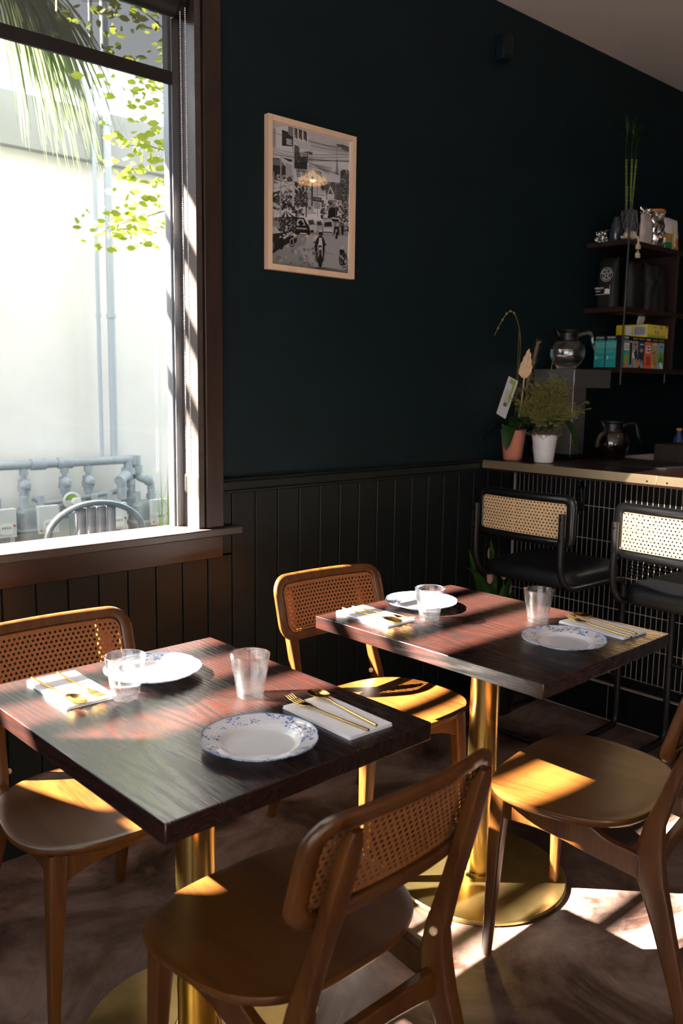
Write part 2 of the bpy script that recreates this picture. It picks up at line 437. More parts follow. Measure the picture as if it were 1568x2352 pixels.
def plate_mat():
    """white porcelain with blue floral sprigs round the rim and a fine blue edge"""
    m = bpy.data.materials.new('blue_and_white_porcelain')
    t, b = nodes_of(m)
    N, L = t.nodes.new, t.links.new
    tc = N('ShaderNodeTexCoord')
    sp = N('ShaderNodeSeparateXYZ'); L(tc.outputs['Object'], sp.inputs[0])
    vl = N('ShaderNodeVectorMath'); vl.operation = 'LENGTH'
    cb = N('ShaderNodeCombineXYZ'); L(sp.outputs[0], cb.inputs[0]); L(sp.outputs[1], cb.inputs[1]); L(cb.outputs[0], vl.inputs[0])
    rad = vl.outputs['Value']
    vo = N('ShaderNodeTexVoronoi'); vo.inputs['Scale'].default_value = 190; L(cb.outputs[0], vo.inputs['Vector'])
    v1 = N('ShaderNodeMath'); v1.operation = 'LESS_THAN'; v1.inputs[1].default_value = 0.36; L(vo.outputs['Distance'], v1.inputs[0])
    n = N('ShaderNodeTexNoise'); n.inputs['Scale'].default_value = 34; n.inputs['Detail'].default_value = 3; L(cb.outputs[0], n.inputs['Vector'])
    c1 = N('ShaderNodeMath'); c1.operation = 'GREATER_THAN'; c1.inputs[1].default_value = 0.53; L(n.outputs['Fac'], c1.inputs[0])
    n3 = N('ShaderNodeTexNoise'); n3.inputs['Scale'].default_value = 120; n3.inputs['Detail'].default_value = 2; L(cb.outputs[0], n3.inputs['Vector'])
    c3 = N('ShaderNodeMath'); c3.operation = 'GREATER_THAN'; c3.inputs[1].default_value = 0.57; L(n3.outputs['Fac'], c3.inputs[0])
    mxx = N('ShaderNodeMath'); mxx.operation = 'MAXIMUM'; L(v1.outputs[0], mxx.inputs[0]); L(c3.outputs[0], mxx.inputs[1])
    mul = N('ShaderNodeMath'); mul.operation = 'MULTIPLY'; L(mxx.outputs[0], mul.inputs[0]); L(c1.outputs[0], mul.inputs[1])
    r1 = N('ShaderNodeMath'); r1.operation = 'GREATER_THAN'; r1.inputs[1].default_value = 0.074; L(rad, r1.inputs[0])
    mul2 = N('ShaderNodeMath'); mul2.operation = 'MULTIPLY'; L(mul.outputs[0], mul2.inputs[0]); L(r1.outputs[0], mul2.inputs[1])
    mc = N('ShaderNodeMix'); mc.data_type = 'RGBA'
    mc.inputs[6].default_value = (0.88, 0.88, 0.90, 1); mc.inputs[7].default_value = (0.13, 0.24, 0.55, 1)
    L(mul2.outputs[0], mc.inputs[0]); L(mc.outputs[2], b.inputs['Base Color'])
    b.inputs['Roughness'].default_value = 0.1
    b.inputs['Coat Weight'].default_value = 0.5
    return m


MT['plate'] = plate_mat()
MT['plate_edge'] = mat('blue_plate_edge', (0.22, 0.32, 0.55), 0.2)


# ------------------------------------------------------------------ mesh helpers
class MB:
    def __init__(s):
        s.v = []; s.f = []; s.m = []; s.cur = 0

    def add(s, vs_, fs):
        o = len(s.v)
        s.v.extend([tuple(a) for a in vs_])
        for f in fs:
            s.f.append([i + o for i in f]); s.m.append(s.cur)
        return s

    def box(s, x0, x1, y0, y1, z0, z1, T=None):
        p = [(x, y, z) for z in (z0, z1) for y in (y0, y1) for x in (x0, x1)]
        if T: p = [T @ Vector(a) for a in p]
        return s.add(p, [(0, 2, 3, 1), (4, 5, 7, 6), (0, 1, 5, 4), (2, 6, 7, 3), (0, 4, 6, 2), (1, 3, 7, 5)])

    def loft(s, rings, cap=True, closed=False):
        n = len(rings[0]); o = len(s.v)
        for r in rings: s.v.extend([tuple(a) for a in r])
        k = len(rings)
        for i in range(k if closed else k - 1):
            a = o + i * n; b = o + ((i + 1) % k) * n
            for j in range(n):
                s.f.append([a + j, a + (j + 1) % n, b + (j + 1) % n, b + j]); s.m.append(s.cur)
        if cap and not closed:
            s.f.append([o + j for j in range(n)][::-1]); s.m.append(s.cur)
            s.f.append([o + (k - 1) * n + j for j in range(n)]); s.m.append(s.cur)
        return s

    def tube(s, pts, r, n=10, cap=True, closed=False, ry=None):
        pts = [Vector(p) for p in pts]
        rs = r if isinstance(r, (list, tuple)) else [r] * len(pts)
        rings = []; k = len(pts)
        up = None
        for i, p in enumerate(pts):
            if closed: t = pts[(i + 1) % k] - pts[i - 1]
            else: t = pts[min(i + 1, k - 1)] - pts[max(i - 1, 0)]
            if t.length < 1e-9: t = Vector((0, 0, 1))
            t.normalize()
            if up is None:
                up = Vector((0, 0, 1)) if abs(t.z) < 0.9 else Vector((1, 0, 0))
            a = t.cross(up)
            if a.length < 1e-6: a = t.orthogonal()
            a.normalize(); b = a.cross(t); up = b
            q = rs[i]; q2 = q * (ry if ry else 1)
            rings.append([p + a * math.cos(2 * PI * j / n) * q + b * math.sin(2 * PI * j / n) * q2 for j in range(n)])
        return s.loft(rings, cap, closed)

    def lathe(s, prof, n=32, c=(0, 0, 0), cap=False, fn=None):
        rings = []
        for r, z in prof:
            ring = []
            for j in range(n):
                a = 2 * PI * j / n
                rr = r * (fn(a, z) if fn else 1)
                ring.append((c[0] + rr * math.cos(a), c[1] + rr * math.sin(a), c[2] + z))
            rings.append(ring)
        return s.loft(rings, cap)

    def prism(s, poly, h0, h1, T=None):
        n = len(poly)
        p = [(x, y, h0) for x, y in poly] + [(x, y, h1) for x, y in poly]
        if T: p = [T @ Vector(a) for a in p]
        return s.add(p, [list(range(n))[::-1], list(range(n, 2 * n))] + [(i, (i + 1) % n, n + (i + 1) % n, n + i) for i in range(n)])

    def grid(s, fn, nu, nv):
        p = [fn(i / nu, j / nv) for i in range(nu + 1) for j in range(nv + 1)]
        return s.add(p, [(i * (nv + 1) + j, (i + 1) * (nv + 1) + j, (i + 1) * (nv + 1) + j + 1, i * (nv + 1) + j + 1) for i in range(nu) for j in range(nv)])

    def sphere(s, c, r, n=10, m=7, sc=(1, 1, 1)):
        prof = [(max(1e-5, math.sin(PI * i / m)) * r, -math.cos(PI * i / m) * r) for i in range(m + 1)]
        rings = [[(c[0] + q * math.cos(2 * PI * j / n) * sc[0], c[1] + q * math.sin(2 * PI * j / n) * sc[1], c[2] + z * sc[2]) for j in range(n)] for q, z in prof]
        return s.loft(rings, False)

    def mat(s, i):
        s.cur = i
        return s

    def build(s, name, mats, parent=None, bevel=0, smooth=True, angle=35, seg=2):
        me = bpy.data.meshes.new(name)
        me.from_pydata(s.v, [], s.f)
        if not isinstance(mats, (list, tuple)): mats = [mats]
        for m_ in mats: me.materials.append(m_)
        if len(mats) > 1:
            me.polygons.foreach_set('material_index', s.m)
        me.update()
        if smooth:
            me.polygons.foreach_set('use_smooth', [True] * len(me.polygons))
            me.set_sharp_from_angle(angle=math.radians(angle))
        o = bpy.data.objects.new(name, me)
        COL.objects.link(o)
        if parent: o.parent = parent
        if bevel:
            b = o.modifiers.new('bevel', 'BEVEL'); b.width = bevel; b.segments = seg; b.limit_method = 'ANGLE'; b.angle_limit = math.radians(40)
        return o


def solid(o, th, off=0.0):
    md = o.modifiers.new('thick', 'SOLIDIFY'); md.thickness = th; md.offset = off
    return o


def tag(o, label=None, cat=None, group=None, kind=None):
    if label: o['label'] = label
    if cat: o['category'] = cat
    if group: o['group'] = group
    if kind: o['kind'] = kind
    return o


def thing(name, label, cat, loc=(0, 0, 0), rz=0, group=None):
    o = bpy.data.objects.new(name, None)
    o.empty_display_size = 0.05
    COL.objects.link(o)
    o.location = loc
    o.rotation_euler = (0, 0, rz)
    return tag(o, label, cat, group)


def copy_tree(o, parent=None):
    c = o.copy(); COL.objects.link(c)
    if parent: c.parent = parent
    for ch in list(o.children): copy_tree(ch, c)
    return c


def arc(c, r, a0, a1, n, plane='xz'):
    out = []
    for i in range(n + 1):
        a = a0 + (a1 - a0) * i / n
        u, v_ = r * math.cos(a), r * math.sin(a)
        if plane == 'xz': out.append((c[0] + u, c[1], c[2] + v_))
        elif plane == 'yz': out.append((c[0], c[1] + u, c[2] + v_))
        else: out.append((c[0] + u, c[1] + v_, c[2]))
    return out


def rrect(x0, x1, y0, y1, r, n=6):
    out = []
    for cx, cy, a in ((x1 - r, y1 - r, 0), (x0 + r, y1 - r, PI / 2), (x0 + r, y0 + r, PI), (x1 - r, y0 + r, 1.5 * PI)):
        for i in range(n + 1):
            t_ = a + PI / 2 * i / n
            out.append((cx + r * math.cos(t_), cy + r * math.sin(t_)))
    return out


def bez(p0, p1, p2, n=12):
    p0, p1, p2 = Vector(p0), Vector(p1), Vector(p2)
    return [(1 - t) ** 2 * p0 + 2 * t * (1 - t) * p1 + t * t * p2 for t in [i / n for i in range(n + 1)]]


def catmull(pts, n=6):
    P = [Vector(p) for p in pts]
    P = [P[0] * 2 - P[1]] + P + [P[-1] * 2 - P[-2]]
    out = []
    for i in range(1, len(P) - 2):
        for k in range(n):
            t = k / n
            a, b, c, d = P[i - 1], P[i], P[i + 1], P[i + 2]
            out.append(0.5 * ((2 * b) + (c - a) * t + (2 * a - 5 * b + 4 * c - d) * t * t + (3 * b - a - 3 * c + d) * t ** 3))
    out.append(P[-2])
    return out


def text_mesh(name, s_, size, m_, parent, T, ext=0.0002, align='CENTER'):
    cu = bpy.data.curves.new(name, 'FONT')
    cu.body = s_; cu.size = size; cu.extrude = ext; cu.align_x = align; cu.align_y = 'CENTER'
    tmp = bpy.data.objects.new(name, cu)
    me = bpy.data.meshes.new_from_object(tmp)
    bpy.data.objects.remove(tmp)
    me.name = name
    me.transform(T)
    me.materials.clear(); me.materials.append(m_)
    o = bpy.data.objects.new(name, me)
    COL.objects.link(o); o.parent = parent
    return o

# ================================================================== SETTING
Y = 2.4287           # painted face of the long left wall
ZC = 2.98
XW0, XW1, ZW0, ZW1 = -0.57, 1.575, 0.905, 2.74      # window opening


def struct(o, **k):
    o['kind'] = 'structure'
    return o


# floor, ceiling, side walls
struct(MB().box(-2.3, 5.5, -4.0, Y + 0.17, -0.06, 0.0).build('floor', MT['floor'], smooth=False))
struct(MB().box(-2.3, 5.5, -4.0, Y + 0.17, ZC, ZC + 0.06).build('ceiling', MT['ceiling'], smooth=False))
struct(MB().box(5.4, 5.5, -4.0, Y, 0, ZC).build('wall_back', MT['backwall'], smooth=False))
struct(MB().box(-2.2, 5.4, -4.0, -3.9, 0, ZC).build('wall_right', MT['plainwall'], smooth=False))
wf = MB()
wf.box(-2.3, -2.2, -4.0, -2.9, 0, ZC).box(-2.3, -2.2, 0.9, Y, 0, ZC).box(-2.3, -2.2, -2.9, 0.9, 0, 0.85).box(-2.3, -2.2, -2.9, 0.9, 2.75, ZC)
struct(wf.build('wall_front', MT['plainwall'], smooth=False))
w2 = struct(MB().add([(-2.26, -2.9, 0.85), (-2.26, 0.9, 0.85), (-2.26, 0.9, 2.75), (-2.26, -2.9, 2.75)], [(0, 1, 2, 3)]).build('window_2', MT['pane'], smooth=False))
fr = MB()
for yy in (-2.9, -1.0, 0.85): fr.box(-2.29, -2.23, yy, yy + 0.05, 0.85, 2.75)
for zz in (0.85, 2.70): fr.box(-2.29, -2.23, -2.9, 0.9, zz, zz + 0.05)
fr.build('window_frame', MT['trim'], w2, smooth=False)

# left wall with the window opening
wl = MB()
wl.box(-2.3, XW0, Y, Y + 0.17, 0, ZC).box(XW1, 5.5, Y, Y + 0.17, 0, ZC).box(XW0, XW1, Y, Y + 0.17, 0, ZW0).box(XW0, XW1, Y, Y + 0.17, ZW1, ZC)
wall = struct(wl.build('wall_left', MT['wall'], smooth=False))
wb = MB()
x = 1.793 - 0.0992 * 40
while x < 5.35:
    if x > -2.2:
        a, b = x + 0.0022, min(5.39, x + 0.0992 - 0.0022)
        if b < 1.64 - 0.0 or a > 1.66: ztop = 0.83 if b < 1.66 else 1.04
        else: ztop = 0.83
        wb.box(a, b, Y - 0.008, Y + 0.002, 0.0, ztop)
        if b > 1.655 and a < 1.66: wb.box(1.648, b, Y - 0.008, Y + 0.002, 0.82, 1.04)
    x += 0.0992
wb.build('wainscot_boards', MT['panel'], wall, bevel=0.0016, seg=1, smooth=False)
tr = MB()
prof = [(0, 1.085), (-0.024, 1.085), (-0.026, 1.080), (-0.020, 1.074), (-0.014, 1.071), (-0.013, 1.047), (-0.019, 1.043), (-0.019, 1.036), (-0.008, 1.032), (0, 1.032)]
tr.loft([[(xx, Y + p, q) for p, q in prof] for xx in (1.648, 3.03)])
struct(tr.build('trim_1', MT['panel'], smooth=False))
struct(MB().box(-2.2, 3.22, Y - 0.018, Y - 0.006, 0, 0.075).build('baseboard_left', MT['panel'], bevel=0.003, smooth=False))

# ---- the window
win = struct(MB().add([(XW0, Y + 0.098, ZW0 + 0.015), (XW1 - 0.03, Y + 0.098, ZW0 + 0.015), (XW1 - 0.03, Y + 0.098, ZW1 - 0.02), (XW0, Y + 0.098, ZW1 - 0.02)], [(0, 1, 2, 3)]).build('window_1', MT['pane'], smooth=False))
fm = MB()
fm.box(XW1 - 0.045, XW1 - 0.02, Y + 0.075, Y + 0.125, ZW0, ZW1).box(XW1 - 0.052, XW1 - 0.045, Y + 0.085, Y + 0.115, ZW0, ZW1)
fm.box(XW0, XW1, Y + 0.075, Y + 0.125, ZW0, ZW0 + 0.018).box(XW0, XW1, Y + 0.075, Y + 0.125, ZW1 - 0.03, ZW1)
fm.box(XW0, XW0 + 0.03, Y + 0.075, Y + 0.125, ZW0, ZW1)
fm.build('window_frame', MT['alu'], win, bevel=0.001, smooth=False)
MB().box(XW1 - 0.02, XW1 + 0.002, Y - 0.018, Y + 0.17, ZW0, ZW1).build('window_jamb', MT['sill'], win, bevel=0.001)
MB().box(XW1 + 0.006, XW1 + 0.0725, Y - 0.027, Y, 0.925, ZW1 + 0.09).build('window_casing', MT['trim'], win, bevel=0.0025)
MB().box(XW0 - 0.08, XW0, Y - 0.027, Y, 0.925, ZW1 + 0.09).build('window_casing', MT['trim'], win, bevel=0.0025)
MB().box(XW0, XW1 + 0.006, Y - 0.027, Y, ZW1, ZW1 + 0.09).build('window_head', MT['trim'], win, bevel=0.0025)
MB().box(-0.70, 1.71, Y - 0.048, Y + 0.125, 0.897, 0.924).build('window_sill', MT['sill'], win, bevel=0.004)
MB().box(-0.65, 1.647, Y - 0.022, Y, 0.82, 0.897).build('window_apron', MT['trimx'], win, bevel=0.002)

# ================================================================== OUTSIDE
struct(MB().box(-6, 9, 5.2, 5.6, -0.1, 2.735).build('outside_wall', MT['stucco'], smooth=False))
struct(MB().box(-6, 9, 5.13, 5.6, 2.735, 3.03).build('parapet_band', MT['band'], smooth=False))
gr = MB().box(-6, 9, Y + 0.17, 4.35, -0.12, 0.0)
struct(gr.build('paving', MT['paving'], smooth=False))
bed = MB()
bed.grid(lambda u, v: (-6 + 15 * u, 4.35 + 0.85 * v, 0.33 + 0.08 * v + 0.03 * noise.noise(Vector((u * 60, v * 4, 0)))), 90, 6)
bed.box(-6, 9, 4.28, 4.36, 0, 0.36)
struct(bed.build('planting_bed', MT['soil']))
# added slats and board, out of view above the window, to throw striped shade
pg = thing('added_shade_caster', 'brown timber slats and board added out of view above the window for shade', 'added_shade_caster', (0, Y + 0.17, 3.3))


def rel(mb, name, m, par, **k):
    o = mb.build(name, m, par, **k)
    o.matrix_parent_inverse = Matrix.Translation(-Vector(par.location))
    return o


rel(MB().box(-5, 7, Y + 0.17, 3.60, 3.30, 3.35), 'shade_board', MT['added_shade_caster'], pg, smooth=False)
for k in range(3):
    yc = 1.535 + 0.2125 * k + 0.875 * 2.55
    rel(MB().box(-5, 7, yc - 0.028, yc + 0.028, 3.29, 3.33), 'slat', MT['added_shade_caster'], pg, smooth=False)
for xx in (-4.9, 6.8):
    rel(MB().box(xx, xx + 0.07, Y + 0.17, 4.35, 3.33, 3.43), 'beam', MT['added_shade_caster'], pg, smooth=False)

hp = thing('added_shade_block', 'brown tapered shade block added out of view, hung outside left of the window', 'shade_block', (-0.62, 2.86, 1.42))  # added block, out of view, keeps sun off the chair seat below the window
MB().prism([(-0.33, 0.0), (0.40, 0.0), (0.13, 0.44), (-0.33, 0.44)], -0.07, 0.07, Matrix(((1, 0, 0, 0), (0, 0, 1, 0), (0, 1, 0, 0), (0, 0, 0, 1)))).build('block_body', MT['added_shade_caster'], hp, smooth=False)
for xx in (-0.30, 0.10): MB().tube([(xx, 0, 0.44), (xx, 0, 1.865)], 0.003, 6).build('cord', MT['bark'], hp)

# gas pipework on the far wall
gp = thing('gas_pipework', 'grey gas pipes and manifold along the foot of the white outside wall', 'pipes', (2.3, 5.1, 0.4))
PY = 5.08


def conn(mb, c, r, h, ax='z'):
    c = Vector(c)
    d = Vector((0, 0, h / 2)) if ax == 'z' else Vector((h / 2, 0, 0))
    mb.tube([c - d, c + d], r, 12)
    return mb


m_ = MB().tube([(0.5, PY, 0.905), (2.76, PY, 0.905), (2.79, PY, 0.895), (2.80, PY, 0.86)], 0.027, 12)
for xx in (2.14, 2.31): conn(m_, (xx, PY, 0.905), 0.036, 0.09, 'x')
conn(m_, (2.79, PY, 0.9), 0.036, 0.06)
rel(m_, 'manifold_pipe', MT['gaspipe'], gp)
m_ = MB().tube([(2.10, PY, 0.70), (2.16, PY - 0.02, 0.665), (2.6, PY - 0.02, 0.70), (2.72, PY - 0.02, 0.715)], 0.016, 10)
rel(m_, 'lower_pipe', MT['gaspipe'], gp)
for xx, z0 in ((2.05, 0.62), (2.305, 0.56), (2.46, 0.55)):
    m_ = MB().tube([(xx, PY, 0.90), (xx, PY, z0)], 0.017, 10)
    for zz, r_ in ((0.86, 0.026), (0.80, 0.034), (0.765, 0.038), (0.73, 0.028), (0.62, 0.032)): conn(m_, (xx, PY, zz), r_, 0.035)
    m_.sphere((xx, PY - 0.02, 0.785), 0.036, 10, 6)
    m_.tube([(xx, PY, 0.785), (xx, PY - 0.07, 0.785)], 0.014, 8)
    rel(m_, 'drop_pipe', MT['gaspipe'], gp)
m_ = MB().tube([(2.62, PY - 0.10, 0.78), (2.68, PY - 0.05, 0.80), (2.735, PY, 0.81)], 0.034, 12).tube([(2.655, PY - 0.07, 0.79), (2.655, PY - 0.07, 0.66)], 0.03, 12)
m_.tube([(2.74, PY, 0.90), (2.74, PY, 0.55)], 0.03, 12).tube([(2.77, PY + 0.04, 0.86), (2.77, PY + 0.04, 0.68)], 0.035, 12)
for zz, r_ in ((0.83, 0.045), (0.76, 0.040), (0.64, 0.052), (0.60, 0.058)): conn(m_, (2.74, PY, zz), r_, 0.04)
rel(m_, 'regulator_pipe', MT['gaspipe'], gp)
m_ = MB().tube(catmull([(2.80, PY, 0.87), (2.805, PY, 0.80), (2.83, PY - 0.02, 0.775), (2.87, PY - 0.04, 0.765), (2.88, PY - 0.04, 0.72), (2.88, PY - 0.04, 0.62)]), 0.024, 10)
conn(m_, (2.803, PY, 0.84), 0.034, 0.05); m_.sphere((2.862, PY - 0.04, 0.765), 0.036, 10, 6); conn(m_, (2.88, PY - 0.04, 0.66), 0.032, 0.03)
rel(m_, 'elbow_pipe', MT['gaspipe'], gp)


def gas_meter(x, y, z, s=1.0, label=''):
    t = thing('gas_meter', label, 'gas meter', (x, y, z), 0, 'gas meters along the white outside wall')
    b = MB()
    rings = []
    for zz, a, c in ((0, 0.055, 0.045), (0.02, 0.075, 0.06), (0.12, 0.085, 0.066), (0.14, 0.095, 0.07), (0.15, 0.095, 0.07), (0.16, 0.085, 0.062), (0.24, 0.08, 0.058), (0.262, 0.06, 0.045)):
        rings.append([(px * a * s, py * c * s, zz * s) for px, py in rrect(-1, 1, -1, 1, 0.45, 4)])
    b.loft(rings).build('body', MT['meter'], t)
    MB().box(-0.005 * s, 0.105 * s, -0.082 * s, -0.05 * s, 0.13 * s, 0.275 * s).build('index_cover', MT['meterface'], t, bevel=0.004)
    d = MB(); d.prism(rrect(0.022 * s, 0.085 * s, 0.145 * s, 0.20 * s, 0.02 * s), 0, 0.004, Matrix(((1, 0, 0, 0), (0, 0, -1, -0.082 * s), (0, 1, 0, 0), (0, 0, 0, 1))))
    dl = d.build('dial_window', MT['white'], t)
    k = MB()
    for i in range(4): k.box((0.032 + 0.012 * i) * s, (0.035 + 0.012 * i) * s, -0.088 * s, -0.086 * s, 0.176 * s, 0.186 * s)
    k.build('dial_marks', MT['ink'], dl)
    for q in ((0.008, 0.15), (0.094, 0.19)): MB().sphere((q[0] * s, -0.083 * s, q[1] * s), 0.006 * s, 8, 5).build('red_seal', MT['redp'], t)
    for sx in (-1, 1): MB().tube([(sx * 0.045 * s, 0, 0.25 * s), (sx * 0.045 * s, 0, 0.32 * s)], 0.017 * s, 10).build('union', MT['gaspipe'], t)
    return t


gas_meter(2.055, 4.98, 0.36, 1.15, 'grey gas meter with pale dial plate, left of the flower-like green valve')
gas_meter(1.80, 4.98, 0.36, 1.15, 'gas meter cut off by the left edge of the photo')
gas_meter(2.50, 4.98, 0.34, 1.15, 'gas meter seen behind the steel chair back')
gas_meter(2.80, 4.98, 0.34, 1.15, 'rightmost gas meter beside the yellow tag')
vt = thing('regulator_valve', 'round pale valve with green face beside a gas meter', 'valve', (2.30, 4.99, 0.68))
MB().tube([(0, 0, 0), (0, -0.03, 0)], 0.055, 18).build('disc', MT['meterface'], vt, bevel=0.004)
MB().tube([(0.012, -0.03, -0.005), (0.012, -0.06, -0.005)], 0.028, 14).build('cap', MT['white'], vt, bevel=0.003)
MB().prism([(0.04 * math.cos(a), 0.035 * math.sin(a)) for a in [i * 0.4 for i in range(9)]], 0, 0.001, Matrix(((1, 0, 0, -0.01), (0, 0, -1, -0.0305), (0, 1, 0, 0.01), (0, 0, 0, 1)))).build('green_sticker', MT['greenl'], vt)
MB().tube([(0, 0.0, -0.05), (0, 0, -0.33)], 0.012, 8).build('drain_pipe', MT['gaspipe'], vt)
tag(MB().box(2.83, 2.87, 4.89, 4.893, 0.40, 0.62).build('marker_tag', MT['yellow']), 'yellow marker strip standing by the rightmost gas meter', 'tag')

for nm, xx, r_, lab in (('downpipe', 2.573, 0.013, 'thinner of the two pale vertical conduits on the outside wall'), ('downpipe', 2.66, 0.024, 'thicker of the two pale vertical conduits on the outside wall')):
    dx = 0.0
    t = thing(nm, lab, 'pipe', (xx, 5.11, 0.9), 0, 'pale vertical conduits on the outside wall')
    MB().tube([(0, 0, 0.02), (0, 0, 2.9)], r_, 12).build('pipe_run', MT['conduit'], t)
    for zz in (0.9, 2.05): MB().tube([(0, 0, zz), (0, 0, zz + 0.025)], r_ * 1.25, 12).build('pipe_strap', MT['conduit'], t)

# steel cafe chair outside the window
tc_ = thing('steel_cafe_chair', 'galvanised steel cafe chair outside, its rounded back above the sill', 'chair', (1.59, 3.22, 0), 0)
pts = [(-0.215, -0.02, 0.46), (-0.215, 0, 0.70)] + [(0.215 * math.cos(a), 0, 0.745 + 0.175 * math.sin(a) ** 0.8) for a in [PI - PI * i / 20 for i in range(21)]] + [(0.215, 0, 0.70), (0.215, -0.02, 0.46)]
MB().tube(pts, 0.0125, 10).build('back_tube', MT['tolix'], tc_)
b = MB()
for i in range(4):
    x0 = -0.085 + 0.0435 * i
    b.add([(x0 + 0.001, 0.012, 0.46), (x0 + 0.0415, 0.012, 0.46), (x0 + 0.0415, 0.004, 0.905), (x0 + 0.001, 0.004, 0.905)], [(0, 1, 2, 3)])
    b.tube([(x0, 0.003, 0.46), (x0, -0.001, 0.90)], 0.002, 6)
solid(b.build('back_splat', MT['splat'], tc_), 0.003)
MB().tube(catmull([(-0.21, 0.0, 0.70), (-0.12, 0.01, 0.735), (0, 0.015, 0.74), (0.12, 0.01, 0.735), (0.21, 0, 0.70)]), 0.008, 8).build('back_rail', MT['tolix'], tc_)
MB().prism(rrect(-0.18, 0.18, -0.36, 0.0, 0.05), 0.445, 0.458).build('seat', MT['tolix'], tc_, bevel=0.004)
for sx in (-1, 1):
    for y0, y1 in ((-0.32, -0.36), (-0.03, 0.03)):
        MB().tube([(sx * 0.16, y0, 0.45), (sx * 0.20, y1, 0.0)], [0.02, 0.012], 8).build('leg', MT['tolix'], tc_)

# planting outside
random.seed(11)


def grass_clump(x, y, z, n, h, label, spread=0.06, lean=0.25):
    t = MB()
    for i in range(n):
        a = random.uniform(0, 2 * PI); hh = h * random.uniform(0.5, 1.1); L = random.uniform(0.1, 1) * lean * hh * 2
        bx, by = x + random.uniform(-spread, spread), y + random.uniform(-spread, spread)
        wd = random.uniform(0.003, 0.006)
        px, py = -math.sin(a) * wd, math.cos(a) * wd
        pr = []
        for k in range(7):
            u = k / 6
            q = (bx + math.cos(a) * L * u * u, by + math.sin(a) * L * u * u * 0.6, z + hh * (u - 0.25 * u * u * L / hh))
            wz = 1 - u ** 2 * 0.95
            pr += [(q[0] + px * wz, q[1] + py * wz, q[2]), (q[0] - px * wz, q[1] - py * wz, q[2] + 0.0005)]
        t.add(pr, [(2 * k, 2 * k + 1, 2 * k + 3, 2 * k + 2) for k in range(6)])
    return tag(t.build('grass_clump', MT['grass']), label, 'grass', 'grass clumps in the planting bed')


grass_clump(3.02, 4.7, 0.37, 26, 0.55, 'tall grass clump by the right edge of the window', 0.16, 0.5)
grass_clump(2.72, 4.6, 0.37, 12, 0.50, 'upright grass blades in front of the rightmost gas meter', 0.08, 0.1)
grass_clump(2.35, 4.55, 0.35, 7, 0.30, 'short grass tuft left of the steel chair back', 0.04, 0.1)
grass_clump(2.02, 4.6, 0.35, 11, 0.30, 'grass blades in front of the gas meter with the pale plate', 0.1, 0.3)
grass_clump(1.86, 4.5, 0.35, 9, 0.28, 'leftmost grass clump under the cut-off gas meter', 0.07, 0.35)
grass_clump(2.47, 4.5, 0.35, 8, 0.22, 'low grass seen through the steel chair back', 0.04, 0.1)

# drooping palm
pt = thing('drooping_palm', 'pale green palm fronds hanging down outside the top left of the window', 'palm', (1.62, 4.55, 0.36))
MB().tube(catmull([(0, 0, 0), (-0.25, 0.0, 1.2), (-0.02, -0.1, 2.9)]), [0.07] * 6 + [0.05] * 7, 10).build('trunk', MT['bark'], pt)
random.seed(5)
for k in range(9):
    fb = MB()
    a0 = -0.9 + 0.28 * k
    hub = Vector((0.0, -0.1, 2.93 - 0.02 * (k % 3)))
    for i in range(26):
        a = a0 + random.uniform(-0.35, 0.35)
        L = random.uniform(0.35, 0.80); drop = random.uniform(0.45, 0.95)
        base = hub + Vector((math.cos(a) * 0.08, -math.sin(abs(a)) * 0.06, 0.05))
        wd = 0.0085
        pr = []
        for q in range(8):
            u = q / 7
            p = base + Vector((math.cos(a) * L * (u ** 0.7) * 0.9, -math.sin(a) * L * u * 0.45, 0.10 * u - drop * u ** 2.1))
            ww = wd * (1 - u ** 3)
            pr += [(p.x - ww, p.y, p.z), (p.x + ww, p.y + 0.002, p.z)]
        fb.add(pr, [(2 * q, 2 * q + 1, 2 * q + 3, 2 * q + 2) for q in range(7)])
    fb.build('frond', MT['palm'], pt)

# small-leaved tree at the right of the window
tt = thing('leafy_tree', 'yellow-green leafy branches outside the upper right of the window', 'tree', (3.0, 4.15, 0.36))
br = [[(0.3, 0.1, 0), (0.2, 0, 1.2), (-0.05, 0, 2.0), (-0.35, -0.1, 2.35)], [(0.0, 0, 1.9), (-0.3, -0.1, 2.15), (-0.62, -0.15, 2.2), (-0.85, -0.15, 2.18)],
      [(-0.1, 0, 1.95), (-0.45, -0.1, 1.95), (-0.75, -0.15, 1.85), (-0.93, -0.15, 1.78)], [(0.05, 0, 2.2), (-0.3, -0.1, 2.6), (-0.7, -0.1, 2.85), (-1.0, -0.1, 2.8)],
      [(-0.1, 0, 2.05), (-0.4, -0.1, 2.4), (-0.6, -0.1, 2.5), (-0.8, -0.1, 2.5)]]
random.seed(9)
tb = MB(); lf = MB()
for i, b_ in enumerate(br):
    pts = catmull(b_, 6)
    r0 = 0.03 if i == 0 else 0.006
    tb.tube(pts, [r0 * (1 - 0.8 * k / (len(pts) - 1)) for k in range(len(pts))], 7)
    for k in range(8, len(pts)):
        for q in range(12 if i else 16):
            p = Vector(pts[k]) + Vector((random.gauss(0, 0.07), random.gauss(0, 0.08), random.gauss(-0.02, 0.07)))
            s_ = random.uniform(0.014, 0.030)
            R_ = Matrix.Rotation(random.uniform(0, 6.28), 3, 'Z') @ Matrix.Rotation(random.uniform(0.5, 2.4), 3, 'X')
            sh = [(-1.2, 0, 0), (-0.5, 0.55, 0.1), (0.4, 0.6, 0.12), (1.2, 0, 0), (0.4, -0.6, 0.12), (-0.5, -0.55, 0.1)]
            lf.add([p + R_ @ (Vector(v_) * s_) for v_ in sh], [(0, 1, 2, 3), (0, 3, 4, 5)])
tb.build('branches', MT['bark'], tt)
lf.build('leaves', MT['tree'], tt, smooth=False)

